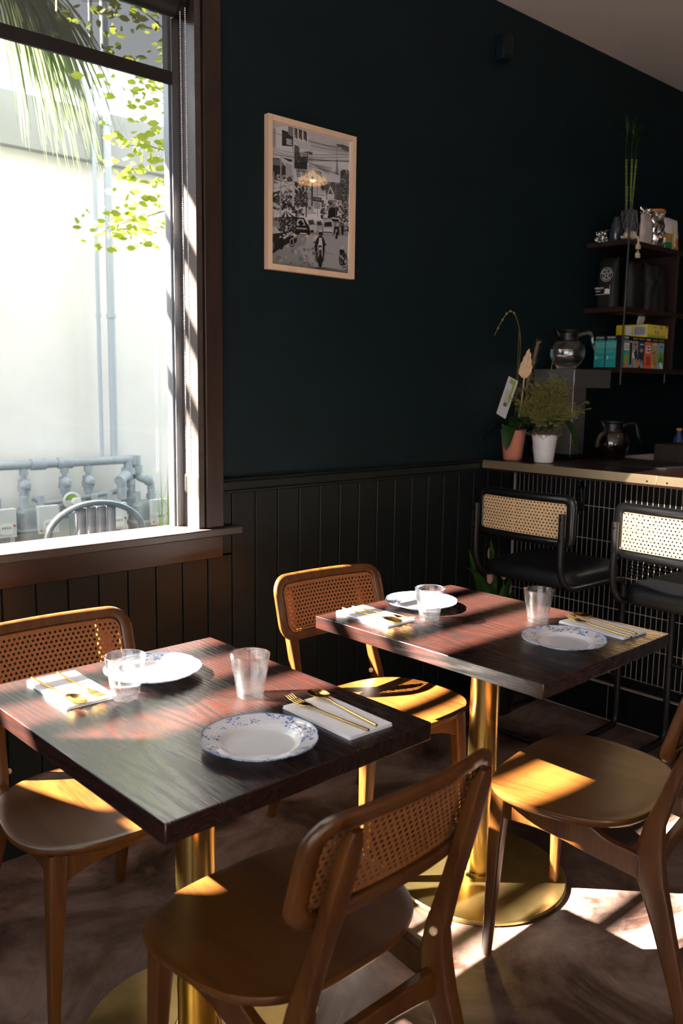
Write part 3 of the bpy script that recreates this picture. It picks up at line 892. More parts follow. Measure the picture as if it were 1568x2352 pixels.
# ================================================================== WOODEN CHAIRS
def back_y(s, z, c=0.5):
    return -0.227 - 0.29 * (z - 0.5) + c * s * s


def rr_loop(x0, x1, y0, y1, r, nc=6, ns=8):
    """rounded rectangle with subdivided straight sides (so that it can be bent)"""
    cs = [(x1 - r, y1 - r, 0), (x0 + r, y1 - r, PI / 2), (x0 + r, y0 + r, PI), (x1 - r, y0 + r, 1.5 * PI)]
    out = []
    for k, (cx, cy, a) in enumerate(cs):
        arcp = [(cx + r * math.cos(a + PI / 2 * i / nc), cy + r * math.sin(a + PI / 2 * i / nc)) for i in range(nc + 1)]
        out += arcp
        nx, ny, na = cs[(k + 1) % 4]
        q = (nx + r * math.cos(na), ny + r * math.sin(na))
        p = arcp[-1]
        out += [(p[0] + (q[0] - p[0]) * i / ns, p[1] + (q[1] - p[1]) * i / ns) for i in range(1, ns)]
    return out


def cane_panel(x0, x1, z0, z1, pitch, hr, fy):
    """woven panel with real staggered round holes, bent by fy(x, z)"""
    b = MB()
    nx = int((x1 - x0) / pitch); nz = int((z1 - z0) / (pitch * 0.87))
    px = (x1 - x0) / nx; pz = (z1 - z0) / nz
    for j in range(nz):
        off = 0.5 if j % 2 else 0
        cells = [(x0 + (i + off) * px, x0 + (i + 1 + off) * px, True) for i in range(nx - (1 if off else 0))]
        if off: cells = [(x0, x0 + px / 2, False)] + cells + [(x1 - px / 2, x1, False)]
        a0, a1 = z0 + j * pz, z0 + (j + 1) * pz
        for c0, c1, hole in cells:
            if not hole:
                b.add([(x_, fy(x_, z_), z_) for x_, z_ in ((c0, a0), (c1, a0), (c1, a1), (c0, a1))], [(0, 1, 2, 3)])
                continue
            cx, cz = (c0 + c1) / 2, (a0 + a1) / 2
            outer = [(c1, cz), (c1, a1), (cx, a1), (c0, a1), (c0, cz), (c0, a0), (cx, a0), (c1, a0)]
            inner = [(cx + hr * math.cos(PI / 4 * k), cz + hr * math.sin(PI / 4 * k)) for k in range(8)]
            b.add([(x_, fy(x_, z_), z_) for x_, z_ in outer + inner], [(k, (k + 1) % 8, 8 + (k + 1) % 8, 8 + k) for k in range(8)])
    return b


def bent_frame(outer, inner, fy, th, rnd=0.004):
    rings = []
    for (ox, oz), (ix, iz) in zip(outer, inner):
        dx, dz = ox - ix, oz - iz
        L = math.hypot(dx, dz); ux, uz = dx / L, dz / L
        sec = [(ox - ux * rnd, oz - uz * rnd, th / 2), (ox, oz, th / 2 - rnd), (ox, oz, -th / 2 + rnd), (ox - ux * rnd, oz - uz * rnd, -th / 2),
               (ix + ux * rnd, iz + uz * rnd, -th / 2), (ix, iz, -th / 2 + rnd), (ix, iz, th / 2 - rnd), (ix + ux * rnd, iz + uz * rnd, th / 2)]
        rings.append([(x_, fy(x_, z_) + t_, z_) for x_, z_, t_ in sec])
    return MB().loft(rings, cap=False, closed=True)


def rsec(c, hx, hy, r=0.35, n=3):
    return [(c[0] + px * hx, c[1] + py * hy, c[2]) for px, py in rrect(-1, 1, -1, 1, r, n)]


def make_chair(label):
    t = thing('dining_chair', label, 'chair', group='wooden cane-backed chairs')
    # dished veneer seat
    W_, L_, tap, ex, zs = 0.240, 0.198, 0.084, 2 / 2.85, 0.451
    N_ = 72

    def outl(k, s):
        a = 2 * PI * k / N_
        cx = math.copysign(abs(math.cos(a)) ** ex, math.cos(a)); sy = math.copysign(abs(math.sin(a)) ** ex, math.sin(a))
        return (W_ * s * cx * (1 + tap * sy * s), L_ * s * sy)

    def dish(x_, y_, s):
        return zs - 0.010 * (1 - s ** 2.5) - 0.006 * max(0, y_ / L_) ** 4
    b = MB()
    rings = []
    for s, dz in ((0.96, -0.020), (0.985, -0.014), (1.0, -0.006), (0.992, 0.0), (0.975, 0.0008), (0.9, 0), (0.75, 0), (0.5, 0), (0.25, 0), (0.02, 0)):
        rg = []
        for k in range(N_):
            x_, y_ = outl(k, s)
            z_ = dish(x_, y_, min(s, 0.99)) + dz
            rg.append((x_, y_, z_))
        rings.append(rg)
    und = [[(outl(k, 0.02)[0], outl(k, 0.02)[1], zs - 0.026) for k in range(N_)], [(outl(k, 0.6)[0], outl(k, 0.6)[1], zs - 0.026) for k in range(N_)]]
    b.loft(und + rings).build('seat', MT['seat'], t, angle=50)
    # curved backrest frame with caned infill
    zl, zh, wb_ = 0.612, 0.812, 0.214
    outer = rr_loop(-wb_, wb_, zl, zh, 0.055, 7, 8)
    inner = rr_loop(-wb_ + 0.033, wb_ - 0.033, zl + 0.028, zh - 0.028, 0.025, 7, 8)
    bk = bent_frame(outer, inner, back_y, 0.021, 0.005).build('backrest', MT['chair'], t, angle=50)
    cane_panel(-wb_ + 0.030, wb_ - 0.030, zl + 0.026, zh - 0.026, 0.0128, 0.0036, lambda x_, z_: back_y(x_, z_) + 0.005).build('cane_panel', MT['cane'], bk, smooth=False)
    rope = MB()
    pts = [Vector((x_, back_y(x_, z_) + 0.0085, z_)) for x_, z_ in rr_loop(-wb_ + 0.036, wb_ - 0.036, zl + 0.031, zh - 0.031, 0.024, 7, 10)]
    rope.tube(pts, 0.0032, 6, closed=True).build('cane_binding', MT['cane'], bk)
    for s in (-1, 1):
        # rear leg that runs up as the back stile
        secs = [(0.188, -0.334, 0.0, .011, .014), (0.182, -0.300, 0.12, .013, .018), (0.174, -0.262, 0.24, .015, .024), (0.168, -0.228, 0.34, .017, .031), (0.165, -0.221, 0.40, .016, .029),
                (0.161, -0.226, 0.46, .014, .021), (0.157, -0.250, 0.54, .014, .016), (0.153, -0.275, 0.62, .019, .013), (0.150, -0.298, 0.70, .021, .012), (0.148, -0.317, 0.765, .018, .010), (0.147, -0.326, 0.792, .010, .006)]
        MB().loft([rsec((s * x_, y_, z_), hx, hy) for x_, y_, z_, hx, hy in secs]).build('rear_leg', MT['chair'], t, angle=50)
        secs = [(0.197, 0.152, 0.0, .010, .010), (0.190, 0.148, 0.15, .0135, .0135), (0.182, 0.145, 0.30, .018, .017), (0.176, 0.142, 0.39, .021, .020), (0.174, 0.140, 0.430, .021, .020)]
        MB().loft([rsec((s * x_, y_, z_), hx, hy) for x_, y_, z_, hx, hy in secs]).build('front_leg', MT['chair'], t, angle=50)
        # side rail, arched below, dropping towards the back
        top = catmull([(0.14, 0.430, 0), (0.02, 0.430, 0), (-0.07, 0.424, 0), (-0.13, 0.398, 0), (-0.21, 0.386, 0)], 5)
        bot = catmull([(-0.21, 0.328, 0), (-0.10, 0.345, 0), (0.02, 0.366, 0), (0.14, 0.362, 0)], 5)
        poly = [(p.x, p.y) for p in top] + [(p.x, p.y) for p in bot]
        T = Matrix(((0, 0, 1, s * 0.172), (1, 0, 0, 0), (0, 1, 0, 0), (0, 0, 0, 1)))
        MB().prism(poly, -0.010, 0.010, T).build('side_rail', MT['chair'], t, bevel=0.003, angle=40)
        MB().sphere((s * 0.141, -0.232, 0.46), 0.008, 10, 6).build('screw_cap', MT['card'] if False else MT['cane_pale'], t)
    top = [(0.172, 0.428), (-0.172, 0.428)]
    bot = [(p.x, p.y) for p in catmull([(-0.172, 0.352, 0), (-0.1, 0.378, 0), (0, 0.388, 0), (0.1, 0.378, 0), (0.172, 0.352, 0)], 5)]
    T = Matrix(((1, 0, 0, 0), (0, 0, 1, 0.142), (0, 1, 0, 0), (0, 0, 0, 1)))
    MB().prism(top + bot, -0.010, 0.010, T).build('front_rail', MT['chair'], t, bevel=0.003)
    T = Matrix(((1, 0, 0, 0), (0, 0, 1, -0.222), (0, 1, 0, 0), (0, 0, 0, 1)))
    MB().prism([(0.165, 0.378), (-0.165, 0.378)] + [(p.x, p.y) for p in catmull([(-0.165, 0.325, 0), (0, 0.342, 0), (0.165, 0.325, 0)], 5)], -0.010, 0.010, T).build('rear_rail', MT['chair'], t, bevel=0.003)
    return t


chairA = make_chair('wooden cane-backed chair below the window, far side of the near-left table')
chairs = [(chairA, 0.880, 1.780, 3.104),
          (None, 1.799, 1.776, 3.063, 'cane-backed chair against the panelled wall with sunlit stripes on its seat'),
          (None, 1.835, 1.098, 0.169, 'chair at the right with a patch of sun on its seat, back out of frame'),
          (None, 0.919, 1.146, 0.023, 'wooden chair in the foreground seen from behind its cane backrest')]
for c in chairs:
    o = c[0] or copy_tree(chairA)
    o.location = (c[1], c[2], 0); o.rotation_euler = (0, 0, c[3])
    if len(c) > 4: o['label'] = c[4]

# ================================================================== TABLES
def make_table(label):
    t = thing('bistro_table', label, 'table', group='dark oak tables on brass pedestals')
    MB().box(-0.3027, 0.3027, -0.3808, 0.3808, 0.7135, 0.75).build('tabletop', MT['table'], t, bevel=0.002)
    MB().lathe([(0.0415, 0.018), (0.0415, 0.7)], 40).build('pedestal', MT['brass'], t)
    b = MB().lathe([(0.05, 0.012), (0.05, 0.022), (0.046, 0.026), (0.0415, 0.026)], 40)
    b.build('collar', MT['brass'], t)
    b = MB().lathe([(0.001, 0.0), (0.247, 0.0), (0.25, 0.004), (0.25, 0.010), (0.246, 0.014), (0.05, 0.0165), (0.001, 0.0165)], 72)
    b.build('base_disc', MT['brassd'], t, angle=30)
    b = MB().box(-0.12, 0.12, -0.03, 0.03, 0.703, 0.7135).box(-0.03, 0.03, -0.12, 0.12, 0.703, 0.7135)
    b.build('mounting_plate', MT['tube'], t, smooth=False)
    return t


T1 = make_table('near-left dark oak table with brass pedestal, cut off by the left edge')
T1.location = (0.9229, 1.4584, 0); T1.rotation_euler = (0, 0, math.radians(0.887))
T2 = copy_tree(T1); T2['label'] = 'dark oak table in the middle distance, striped with sunlight, by the bar stools'
T2.location = (1.8796, 1.4554, 0); T2.rotation_euler = (0, 0, math.radians(1.471))

# ================================================================== TABLEWARE
ZT = 0.7502


def scal(a, z):
    return 1.0


def plate_mesh():
    b = MB(); n = 144
    prof = [(0.001, 0.0045, 0), (0.040, 0.0045, 0), (0.062, 0.0048, 0), (0.068, 0.0065, 0), (0.073, 0.0115, 0), (0.078, 0.0135, .2), (0.092, 0.0165, .6), (0.104, 0.0195, 1), (0.1075, 0.0208, 1),
            (0.1078, 0.0195, 1), (0.104, 0.0175, 1), (0.090, 0.0140, .6), (0.070, 0.0085, 0), (0.062, 0.003, 0), (0.058, 0.0, 0), (0.055, 0.0, 0), (0.053, 0.002, 0), (0.001, 0.002, 0)]

    def sc(a, k):
        u = abs(math.sin(3 * a)) ** 0.6
        w_ = 0.4 * abs(math.sin(9 * a)) ** 0.8
        return 1 + k * (0.030 * (u - 0.8) + 0.016 * (w_ - 0.2))
    rings = [[(r * sc(2 * PI * j / n, k) * math.cos(2 * PI * j / n), r * sc(2 * PI * j / n, k) * math.sin(2 * PI * j / n), z) for j in range(n)] for r, z, k in prof]
    b.loft(rings, cap=True)
    edge = MB().tube([(r_[0], r_[1], r_[2] + 0.0003) for r_ in rings[8]], 0.0009, 5, closed=True)
    return b, edge


pb, pe = plate_mesh()
plate = pb.build('dinner_plate', MT['plate'], angle=60)
pe.build('rim_line', MT['plate_edge'], plate)
tag(plate, 'x', 'plate', 'scalloped blue and white plates')
for i, (x_, y_, rz, lab) in enumerate(((0.904, 1.208, 0.4, 'blue and white plate nearest the camera, shaded side of the near-left table'),
                                       (0.952, 1.672, 2.0, 'blue and white plate in full sun at the far side of the near-left table'),
                                       (1.880, 1.210, 1.1, 'blue and white plate beside gold cutlery at the near side of the far table'),
                                       (1.880, 1.708, 3.3, 'blue and white plate half in sun behind the glass on the far table'))):
    o = plate if i == 0 else copy_tree(plate)
    o.location = (x_, y_, ZT); o.rotation_euler = (0, 0, rz); o['label'] = lab


def tumbler():
    b = MB(); n = 72
    H_ = 0.092
    out = [(0.0270, 0.0, 0), (0.0283, 0.0025, 1), (0.0300, 0.018, 1), (0.0328, 0.036, 1), (0.0355, 0.050, .8), (0.0375, 0.057, 0), (0.0385, 0.066, 0), (0.0405, 0.080, 0), (0.0428, H_, 0), (0.0420, H_ + 0.0006, 0)]
    inn = [(0.0405, H_ - 0.001, 0), (0.0380, 0.078, 0), (0.0355, 0.060, 0), (0.0325, 0.046, 0), (0.0285, 0.030, 0), (0.0255, 0.015, 0), (0.022, 0.0095, 0), (0.012, 0.0085, 0), (0.0005, 0.0085, 0)]
    rings = [[(0.0005 * math.cos(2 * PI * j / n), 0.0005 * math.sin(2 * PI * j / n), 0.0015) for j in range(n)], [(0.020 * math.cos(2 * PI * j / n), 0.020 * math.sin(2 * PI * j / n), 0.0015) for j in range(n)]]
    for r, z, k in out + inn:
        rg = []
        for j in range(n):
            a = 2 * PI * j / n
            u = abs(math.sin(4.5 * a))
            rr = r * (1 + k * 0.055 * (u - 0.55))
            rg.append((rr * math.cos(a), rr * math.sin(a), z))
        rings.append(rg)
    return b.loft(rings, cap=True)


gl = tumbler().build('water_tumbler', MT['glass'], angle=60)
tag(gl, 'x', 'glass', 'faceted clear tumblers')
for i, (x_, y_, lab) in enumerate(((0.838, 1.586, 'faceted tumbler left on the near-left table, in front of the sunlit plate'),
                                   (1.045, 1.430, 'faceted tumbler at the centre right of the near-left table'),
                                   (1.790, 1.594, 'faceted tumbler left on the far table, in front of the far plate'),
                                   (2.018, 1.388, 'faceted tumbler behind the near plate on the far table'))):
    o = gl if i == 0 else copy_tree(gl)
    o.location = (x_, y_, ZT); o['label'] = lab; o.rotation_euler = (0, 0, i * 0.5)

# napkins: local frame, long side along y
nb = MB()


def nap(u, v):
    x_ = (u - 0.5) * 0.112 + 0.002 * math.sin(v * 3); y_ = (v - 0.5) * 0.208
    return (x_, y_, 0)


for k, (ins, z0, z1) in enumerate(((0.0, 0.0, 0.0022), (0.0015, 0.0024, 0.0044), (0.0008, 0.0046, 0.0062))):
    P_ = rrect(-0.056 + ins, 0.056 - ins * 0.5, -0.104 + ins * 0.6, 0.104 - ins, 0.0025, 3)
    nb.prism(P_, z0, z1)
napk = nb.build('paper_napkin', MT['napkin'], bevel=0.0007, smooth=False)
tag(napk, 'x', 'napkin', 'folded white napkins under gold cutlery')
NAP = [(1.104, 1.222, -0.02, 'white napkin under gold cutlery, right side of the near-left table'),
       (0.770, 1.700, PI - 0.02, 'white napkin glaring in the sun at the left of the near-left table'),
       (2.098, 1.232, -0.05, 'white napkin under gold cutlery near the right edge of the far table'),
       (1.690, 1.712, PI + 0.02, 'white napkin on the left corner of the far table')]
for i, (x_, y_, r_, lab) in enumerate(NAP):
    o = napk if i == 0 else copy_tree(napk)
    o.location = (x_, y_, ZT); o.rotation_euler = (0, 0, r_); o['label'] = lab


def fork_mesh():
    b = MB()
    rings = []
    for y_, w_, h_, z_ in ((-0.113, .0005, .0005, .0035), (-0.112, .0032, .0026, .0035), (-0.05, .0030, .0024, .0035), (0.02, .0024, .0020, .005), (0.035, .0024, .0016, .0075), (0.046, .005, .0012, .0078), (0.056, .0098, .0011, .0068), (0.066, .0108, .0011, .0062), (0.074, .0112, .0011, .0066)):
        rings.append([(w_ * math.cos(2 * PI * j / 14), y_, z_ + h_ * math.sin(2 * PI * j / 14)) for j in range(14)])
    b.loft(rings)
    for k in range(4):
        x0 = (k - 1.5) * 0.0062
        b.tube([(x0, 0.070, .0064), (x0, 0.085, .0072), (x0 * 0.96, 0.100, .0095), (x0 * 0.92, 0.113, .0135)], [.0019, .0019, .0016, .0006], 6)
    return b


def spoon_mesh():
    b = MB()
    rings = []
    for y_, w_, h_, z_ in ((-0.113, .0005, .0005, .0035), (-0.112, .0032, .0026, .0035), (-0.05, .0030, .0024, .0035), (0.02, .0024, .0020, .005), (0.040, .0026, .0016, .0080), (0.052, .006, .0012, .0078)):
        rings.append([(w_ * math.cos(2 * PI * j / 14), y_, z_ + h_ * math.sin(2 * PI * j / 14)) for j in range(14)])
    b.loft(rings)
    top = []; bot = []
    for k in range(6):
        s = 1 - k / 5 * 0.97
        rg = []; rb = []
        for j in range(28):
            a = 2 * PI * j / 28
            x_ = 0.0195 * s * math.cos(a); y_ = 0.082 + 0.031 * s * math.sin(a)
            z_ = 0.0095 - 0.0068 * (1 - s * s) - 0.0012 * math.sin(a) * s
            rg.append((x_, y_, z_)); rb.append((x_, y_, z_ - 0.0012))
        top.append(rg); bot.append(rb)
    b.loft(bot[::-1] + top, cap=True)
    return b


fk = tag(fork_mesh().build('dinner_fork', MT['gold'], angle=60), 'x', 'fork', 'slim gold forks')
sp = tag(spoon_mesh().build('table_spoon', MT['gold'], angle=60), 'x', 'spoon', 'slim gold spoons')
FK = [(1.085, 1.228, 0.06), (0.786, 1.690, PI + 0.0), (2.068, 1.228, -0.16), (1.708, 1.700, PI + 0.1)]
SP = [(1.130, 1.234, -0.10), (0.735, 1.692, PI + 0.06), (2.112, 1.234, -0.2), (1.668, 1.705, PI + 0.05)]
pos = ['on the napkin right of the big plate, near-left table', 'on the sunlit napkin left on the near-left table', 'on the napkin near the right edge of the far table', 'on the napkin at the left corner of the far table']
for i in range(4):
    o = fk if i == 0 else copy_tree(fk)
    o.location = (FK[i][0], FK[i][1], ZT + 0.0063); o.rotation_euler = (0, 0, FK[i][2]); o['label'] = 'gold fork ' + pos[i]
    o = sp if i == 0 else copy_tree(sp)
    o.location = (SP[i][0], SP[i][1], ZT + 0.0063); o.rotation_euler = (0, 0, SP[i][2]); o['label'] = 'gold spoon ' + pos[i]

# ================================================================== BAR
bar = thing('bar_counter', 'long dark bar counter with brass edge and narrow black tiles', 'bar counter', (3.03, 0, 0))
BY0 = -2.6


def local(mb, name, m, par, loc, **k):
    mb.v = [(a - loc[0], b_ - loc[1], c - loc[2]) for a, b_, c in mb.v]
    o = mb.build(name, m, par, **k)
    return o


bl = (3.03, 0, 0)
local(MB().box(3.033, 3.95, BY0, Y - 0.0195, 1.052, 1.085), 'countertop', MT['bartop'], bar, bl, smooth=False)
es = MB().box(3.026, 3.033, 1.5875, Y - 0.0195, 1.051, 1.0865).box(3.026, 3.033, BY0, 1.5865, 1.051, 1.0865)
local(es, 'edge_strip', MT['baredge'], bar, bl, bevel=0.001)
for yy in (1.625, 1.545): local(MB().tube([(3.0262, yy, 1.062), (3.0245, yy, 1.062)], 0.004, 10), 'edge_screw', MT['screw'], bar, bl)
local(MB().box(3.030, 3.05, BY0, Y - 0.0195, 1.0425, 1.051), 'under_moulding', MT['trimx'], bar, bl, smooth=False)
o = MB().box(3.27, 3.40, BY0, Y - 0.0195, 0.195, 1.052).build('tiled_front', MT['tiles'], bar, smooth=False)
o.matrix_parent_inverse = Matrix.Translation((-3.03, 0, 0))
local(MB().box(3.25, 3.27, BY0, Y - 0.0195, 0.158, 0.195), 'ledge', MT['base_tile'], bar, bl, smooth=False)
bt = MB(); gt = MB()
yy = 1.85 - 0.32 * 14
while yy < Y:
    bt.box(3.23, 3.30, max(BY0, yy + 0.0015), min(Y - 0.0195, yy + 0.3185), 0.004, 0.1545)
    yy += 0.32
local(bt, 'base_tiles', MT['base_tile'], bar, bl, smooth=False)
gt.box(3.2318, 3.30, BY0, Y - 0.0195, 0.0, 0.1572)
local(gt, 'base_grout', MT['grout'], bar, bl, smooth=False)
local(MB().box(3.262, 3.272, Y - 0.0275, Y - 0.0195, 0.195, 1.045), 'tile_end_trim', MT['grout'], bar, bl, smooth=False)
local(MB().box(3.40, 3.93, BY0, Y - 0.0195, 0.0, 1.052), 'carcass', MT['boxblack'], bar, bl, smooth=False)

hk = thing('bag_hook', 'black ornate hook fixed to the tiles under the bar', 'hook', (3.2695, 2.05, 0.93))
MB().tube(catmull([(-0.004, 0.01, 0.06), (-0.012, 0.0, 0.04), (-0.01, -0.004, 0.0), (-0.02, -0.01, -0.03), (-0.045, -0.01, -0.04), (-0.06, -0.008, -0.02)]), 0.005, 8).build('hook_arm', MT['tube'], hk)
b = MB().box(-0.006, 0.0, -0.014, 0.022, -0.05, 0.055)
b.build('back_plate', MT['tube'], hk, bevel=0.003)
for q in ((-0.012, 0.01, 0.065), (-0.062, -0.008, -0.015), (-0.01, 0.004, -0.055)): MB().sphere(q, 0.010, 10, 6).build('knob', MT['tube'], hk)

# ================================================================== BAR STOOLS
def make_stool(label):
    t = thing('bar_stool', label, 'bar stool', group='black cane-backed bar stools')
    # local: +x towards the bar; backrest plane at x = 0
    wy = 0.228
    fy = lambda y_, z_: 0.0 + 0.35 * y_ * y_ * 0.9
    outer = rr_loop(-wy, wy, 0.812, 1.010, 0.035, 6, 8)
    inner = rr_loop(-wy + 0.036, wy - 0.036, 0.812 + 0.034, 1.010 - 0.034, 0.008, 6, 8)
    fr_ = bent_frame(outer, inner, lambda a, z_: fy(a, z_), 0.024, 0.007)
    cp = cane_panel(-wy + 0.034, wy - 0.034, 0.812 + 0.032, 1.010 - 0.032, 0.0140, 0.0033, lambda a, z_: fy(a, z_) - 0.006)
    for q in (fr_, cp): q.v = [(y_, -x_, z_) for x_, y_, z_ in q.v]       # turn so that the panel faces along x
    bk = fr_.build('backrest', MT['black'], t, angle=50)
    cp.build('cane_panel', MT['cane_pale'], bk, smooth=False)
    # upholstered seat with rounded edges
    rings = []
    for ins, z_ in ((0.03, 0.640), (0.006, 0.646), (0.0, 0.660), (0.0, 0.685), (0.006, 0.702), (0.022, 0.712), (0.06, 0.716)):
        rings.append([(x_, y_, z_) for x_, y_ in rrect(0.03 + ins, 0.43 - ins, -0.205 + ins, 0.205 - ins, max(0.02, 0.07 - ins), 6)])
    MB().loft(rings).build('seat', MT['uph'], t, angle=70)
    for s in (-1, 1):
        pts = [(-0.030, s * 0.20, 0.945), (-0.030, s * 0.20, 0.80)] + bez((-0.030, s * 0.20, 0.76), (-0.022, s * 0.20, 0.655), (0.07, s * 0.20, 0.648), 8) + [(0.36, s * 0.20, 0.645)] + bez((0.38, s * 0.20, 0.645), (0.43, s * 0.20, 0.645), (0.435, s * 0.20, 0.59), 6)
        pts += [(0.437, s * 0.20, 0.30), (0.44, s * 0.20, 0.08)] + bez((0.44, s * 0.20, 0.06), (0.44, s * 0.20, 0.0135), (0.39, s * 0.20, 0.0135), 6)
        pts += [(0.10, s * 0.20, 0.0135)]
        MB().tube(pts, 0.0125, 12).build('frame_tube', MT['tube'], t)
        for z_ in (0.925, 0.845): MB().tube([(-0.040, s * 0.20, z_), (-0.0455, s * 0.20, z_)], 0.006, 10).build('screw', MT['screw'], t)
    MB().tube(bez((0.10, 0.20, 0.0135), (0.02, 0.20, 0.0135), (0.015, 0.15, 0.0135), 6) + bez((0.015, -0.15, 0.0135), (0.02, -0.20, 0.0135), (0.10, -0.20, 0.0135), 6), 0.0125, 12).build('floor_tube', MT['tube'], t)
    MB().tube([(0.437, -0.20, 0.328), (0.437, 0.20, 0.328)], 0.0095, 12).build('foot_rest', MT['tube'], t)
    b = MB()
    for k in range(6):
        for j in range(4): b.sphere((0.20 + 0.011 * k, -0.16 - 0.01 * j + 0.02, 0.7165), 0.0022, 6, 4, (1, 1, .4))
    return t


st = make_stool('black bar stool with cane back in shadow, nearer the wall')
st.location = (2.75, 1.985, 0)
s2 = copy_tree(st); s2.location = (2.75, 1.368, 0); s2['label'] = 'black bar stool with sunlit cane back, cut off by the right edge'

# ================================================================== THINGS ON THE BAR
ZB = 1.0852


def strap_leaf(b, p0, p1, p2, wd, n=14, roll=0.0, fold=0.25):
    """broad arching leaf with a folded midrib"""
    pts = bez(p0, p1, p2, n)
    pr = []
    for i, p in enumerate(pts):
        t_ = (pts[min(i + 1, n)] - pts[max(i - 1, 0)]).normalized()
        side = t_.cross(Vector((0, 0, 1)))
        if side.length < 1e-3: side = Vector((1, 0, 0))
        side.normalize()
        side = Matrix.Rotation(roll, 3, t_) @ side
        up = side.cross(t_)
        u = i / n
        ww = wd * (math.sin(PI * min(1, u * 0.93 + 0.07)) ** 0.6) * (1 if u < 0.98 else 0.2)
        pr += [p - side * ww + up * ww * fold, p, p + side * ww + up * ww * fold]
    b.add(pr, [(3 * i + k, 3 * i + k + 1, 3 * i + k + 4, 3 * i + k + 3) for i in range(n) for k in (0, 1)])
    return b


# coral pot with orchid
cp = thing('potted_orchid', 'coral pink pot with orchid leaves, bare stem and dried palm spear on the bar end', 'plant', (3.140, 2.332, ZB))
MB().lathe([(0.001, 0.0), (0.037, 0.0), (0.041, 0.004), (0.0545, 0.128), (0.0560, 0.133), (0.0535, 0.1345), (0.050, 0.128), (0.046, 0.11), (0.001, 0.11)], 40).build('pot', MT['coral'], cp, angle=50)
b = MB(); random.seed(3)
for i in range(140):
    a = random.uniform(0, 6.28); r_ = random.uniform(0, 0.045); x_, y_ = r_ * math.cos(a), r_ * math.sin(a)
    b.tube([(x_, y_, 0.108), (x_ + random.gauss(0, .012), y_ + random.gauss(0, .012), 0.128 + random.random() * .014), (x_ + random.gauss(0, .02), y_ + random.gauss(0, .02), 0.118)], 0.0012, 3)
tag(b.build('moss', MT['moss'], cp), kind='stuff')
for p1, p2, wd in (((-0.04, 0.06, 0.21), (-0.09, 0.095, 0.085), 0.030), ((-0.07, -0.06, 0.235), (-0.115, -0.165, 0.155), 0.034), ((-0.06, -0.02, 0.20), (-0.095, -0.035, 0.045), 0.032), ((0.05, -0.06, 0.22), (0.03, -0.12, 0.09), 0.034), ((0.02, 0.10, 0.21), (0.04, 0.09, 0.13), 0.02)):
    strap_leaf(MB(), (0, 0, 0.125), p1, p2, wd).build('leaf', MT['leaf'], cp)
stem = catmull([(0, 0.0, 0.12), (0.0, -0.01, 0.35), (0, -0.015, 0.52), (-0.01, 0.005, 0.62), (-0.02, 0.035, 0.645), (-0.03, 0.07, 0.60), (-0.04, 0.11, 0.52), (-0.045, 0.15, 0.47)])
MB().tube(stem, 0.0022, 6).build('flower_stem', MT['stem'], cp)
for k in range(20, len(stem), 3): MB().sphere(tuple(stem[k]), 0.0042, 7, 5, (1, 1, 1.2)).build('bud', MT['bud'], cp)
MB().tube([(0.0, -0.004, 0.12), (0.002, -0.004, 0.56)], 0.0016, 6).build('support_stake', MT['stem'], cp)
# dried palm spear, pleated
b = MB()
c0 = Vector((0.0, -0.045, 0.36))
nn = 15
pr = []
for k in range(nn):
    f_ = k / (nn - 1) * 2 - 1
    hgt = 0.030 + 0.095 * (1 - abs(f_)) ** 0.9
    base = c0 + Vector((0, 0.012 * f_, 0))
    tip = c0 + Vector((0.006 * (k % 2), 0.036 * math.copysign(abs(f_) ** 0.75, f_) - 0.016 * (1 - abs(f_)), hgt))
    mid = c0 + Vector((-0.006 * (k % 2), 0.031 * f_, 0.018))
    pr += [base, mid, tip]
b.add(pr, [(3 * k + j, 3 * k + 3 + j, 3 * k + 4 + j, 3 * k + 1 + j) for k in range(nn - 1) for j in (0, 1)])
b.tube([(0, -0.01, 0.12), (0, -0.035, 0.25), c0 + Vector((0, 0, 0.01))], 0.0028, 6)
solid(b.build('dried_palm_spear', MT['drypalm'], cp, smooth=False), 0.0008)
# pampas plumes
b = MB(); random.seed(8)
for root, tip, nfib, L in (((0.02, -0.035, 0.30), (0.03, -0.085, 0.51), 150, 0.045), ((0.0, -0.02, 0.14), (0.02, -0.05, 0.30), 120, 0.04), ((-0.02, -0.03, 0.30), (-0.02, -0.075, 0.315), 70, 0.02)):
    A, B_ = Vector(root), Vector(tip)
    for i in range(nfib):
        u = random.random(); p = A.lerp(B_, u)
        d = ((B_ - A).normalized() + Vector((random.gauss(0, .4), random.gauss(0, .5), random.gauss(0, .3)))).normalized() * L * (1.1 - 0.5 * u)
        s_ = Vector((0.0, 0.0012, 0.0010))
        b.add([p - s_, p + s_, p + d], [(0, 1, 2)])
tag(b.build('pampas_plume', MT['pampas'], cp, smooth=False), kind='stuff')
tg = MB()
T = Matrix.Translation((-0.03, 0.045, 0.20)) @ Matrix.Rotation(0.35, 4, 'X') @ Matrix.Rotation(-0.2, 4, 'Z')
tg.box(-0.0006, 0.0006, -0.030, 0.036, -0.01, 0.165, T)
tgo = tg.build('plant_tag', MT['card'], cp, smooth=False)
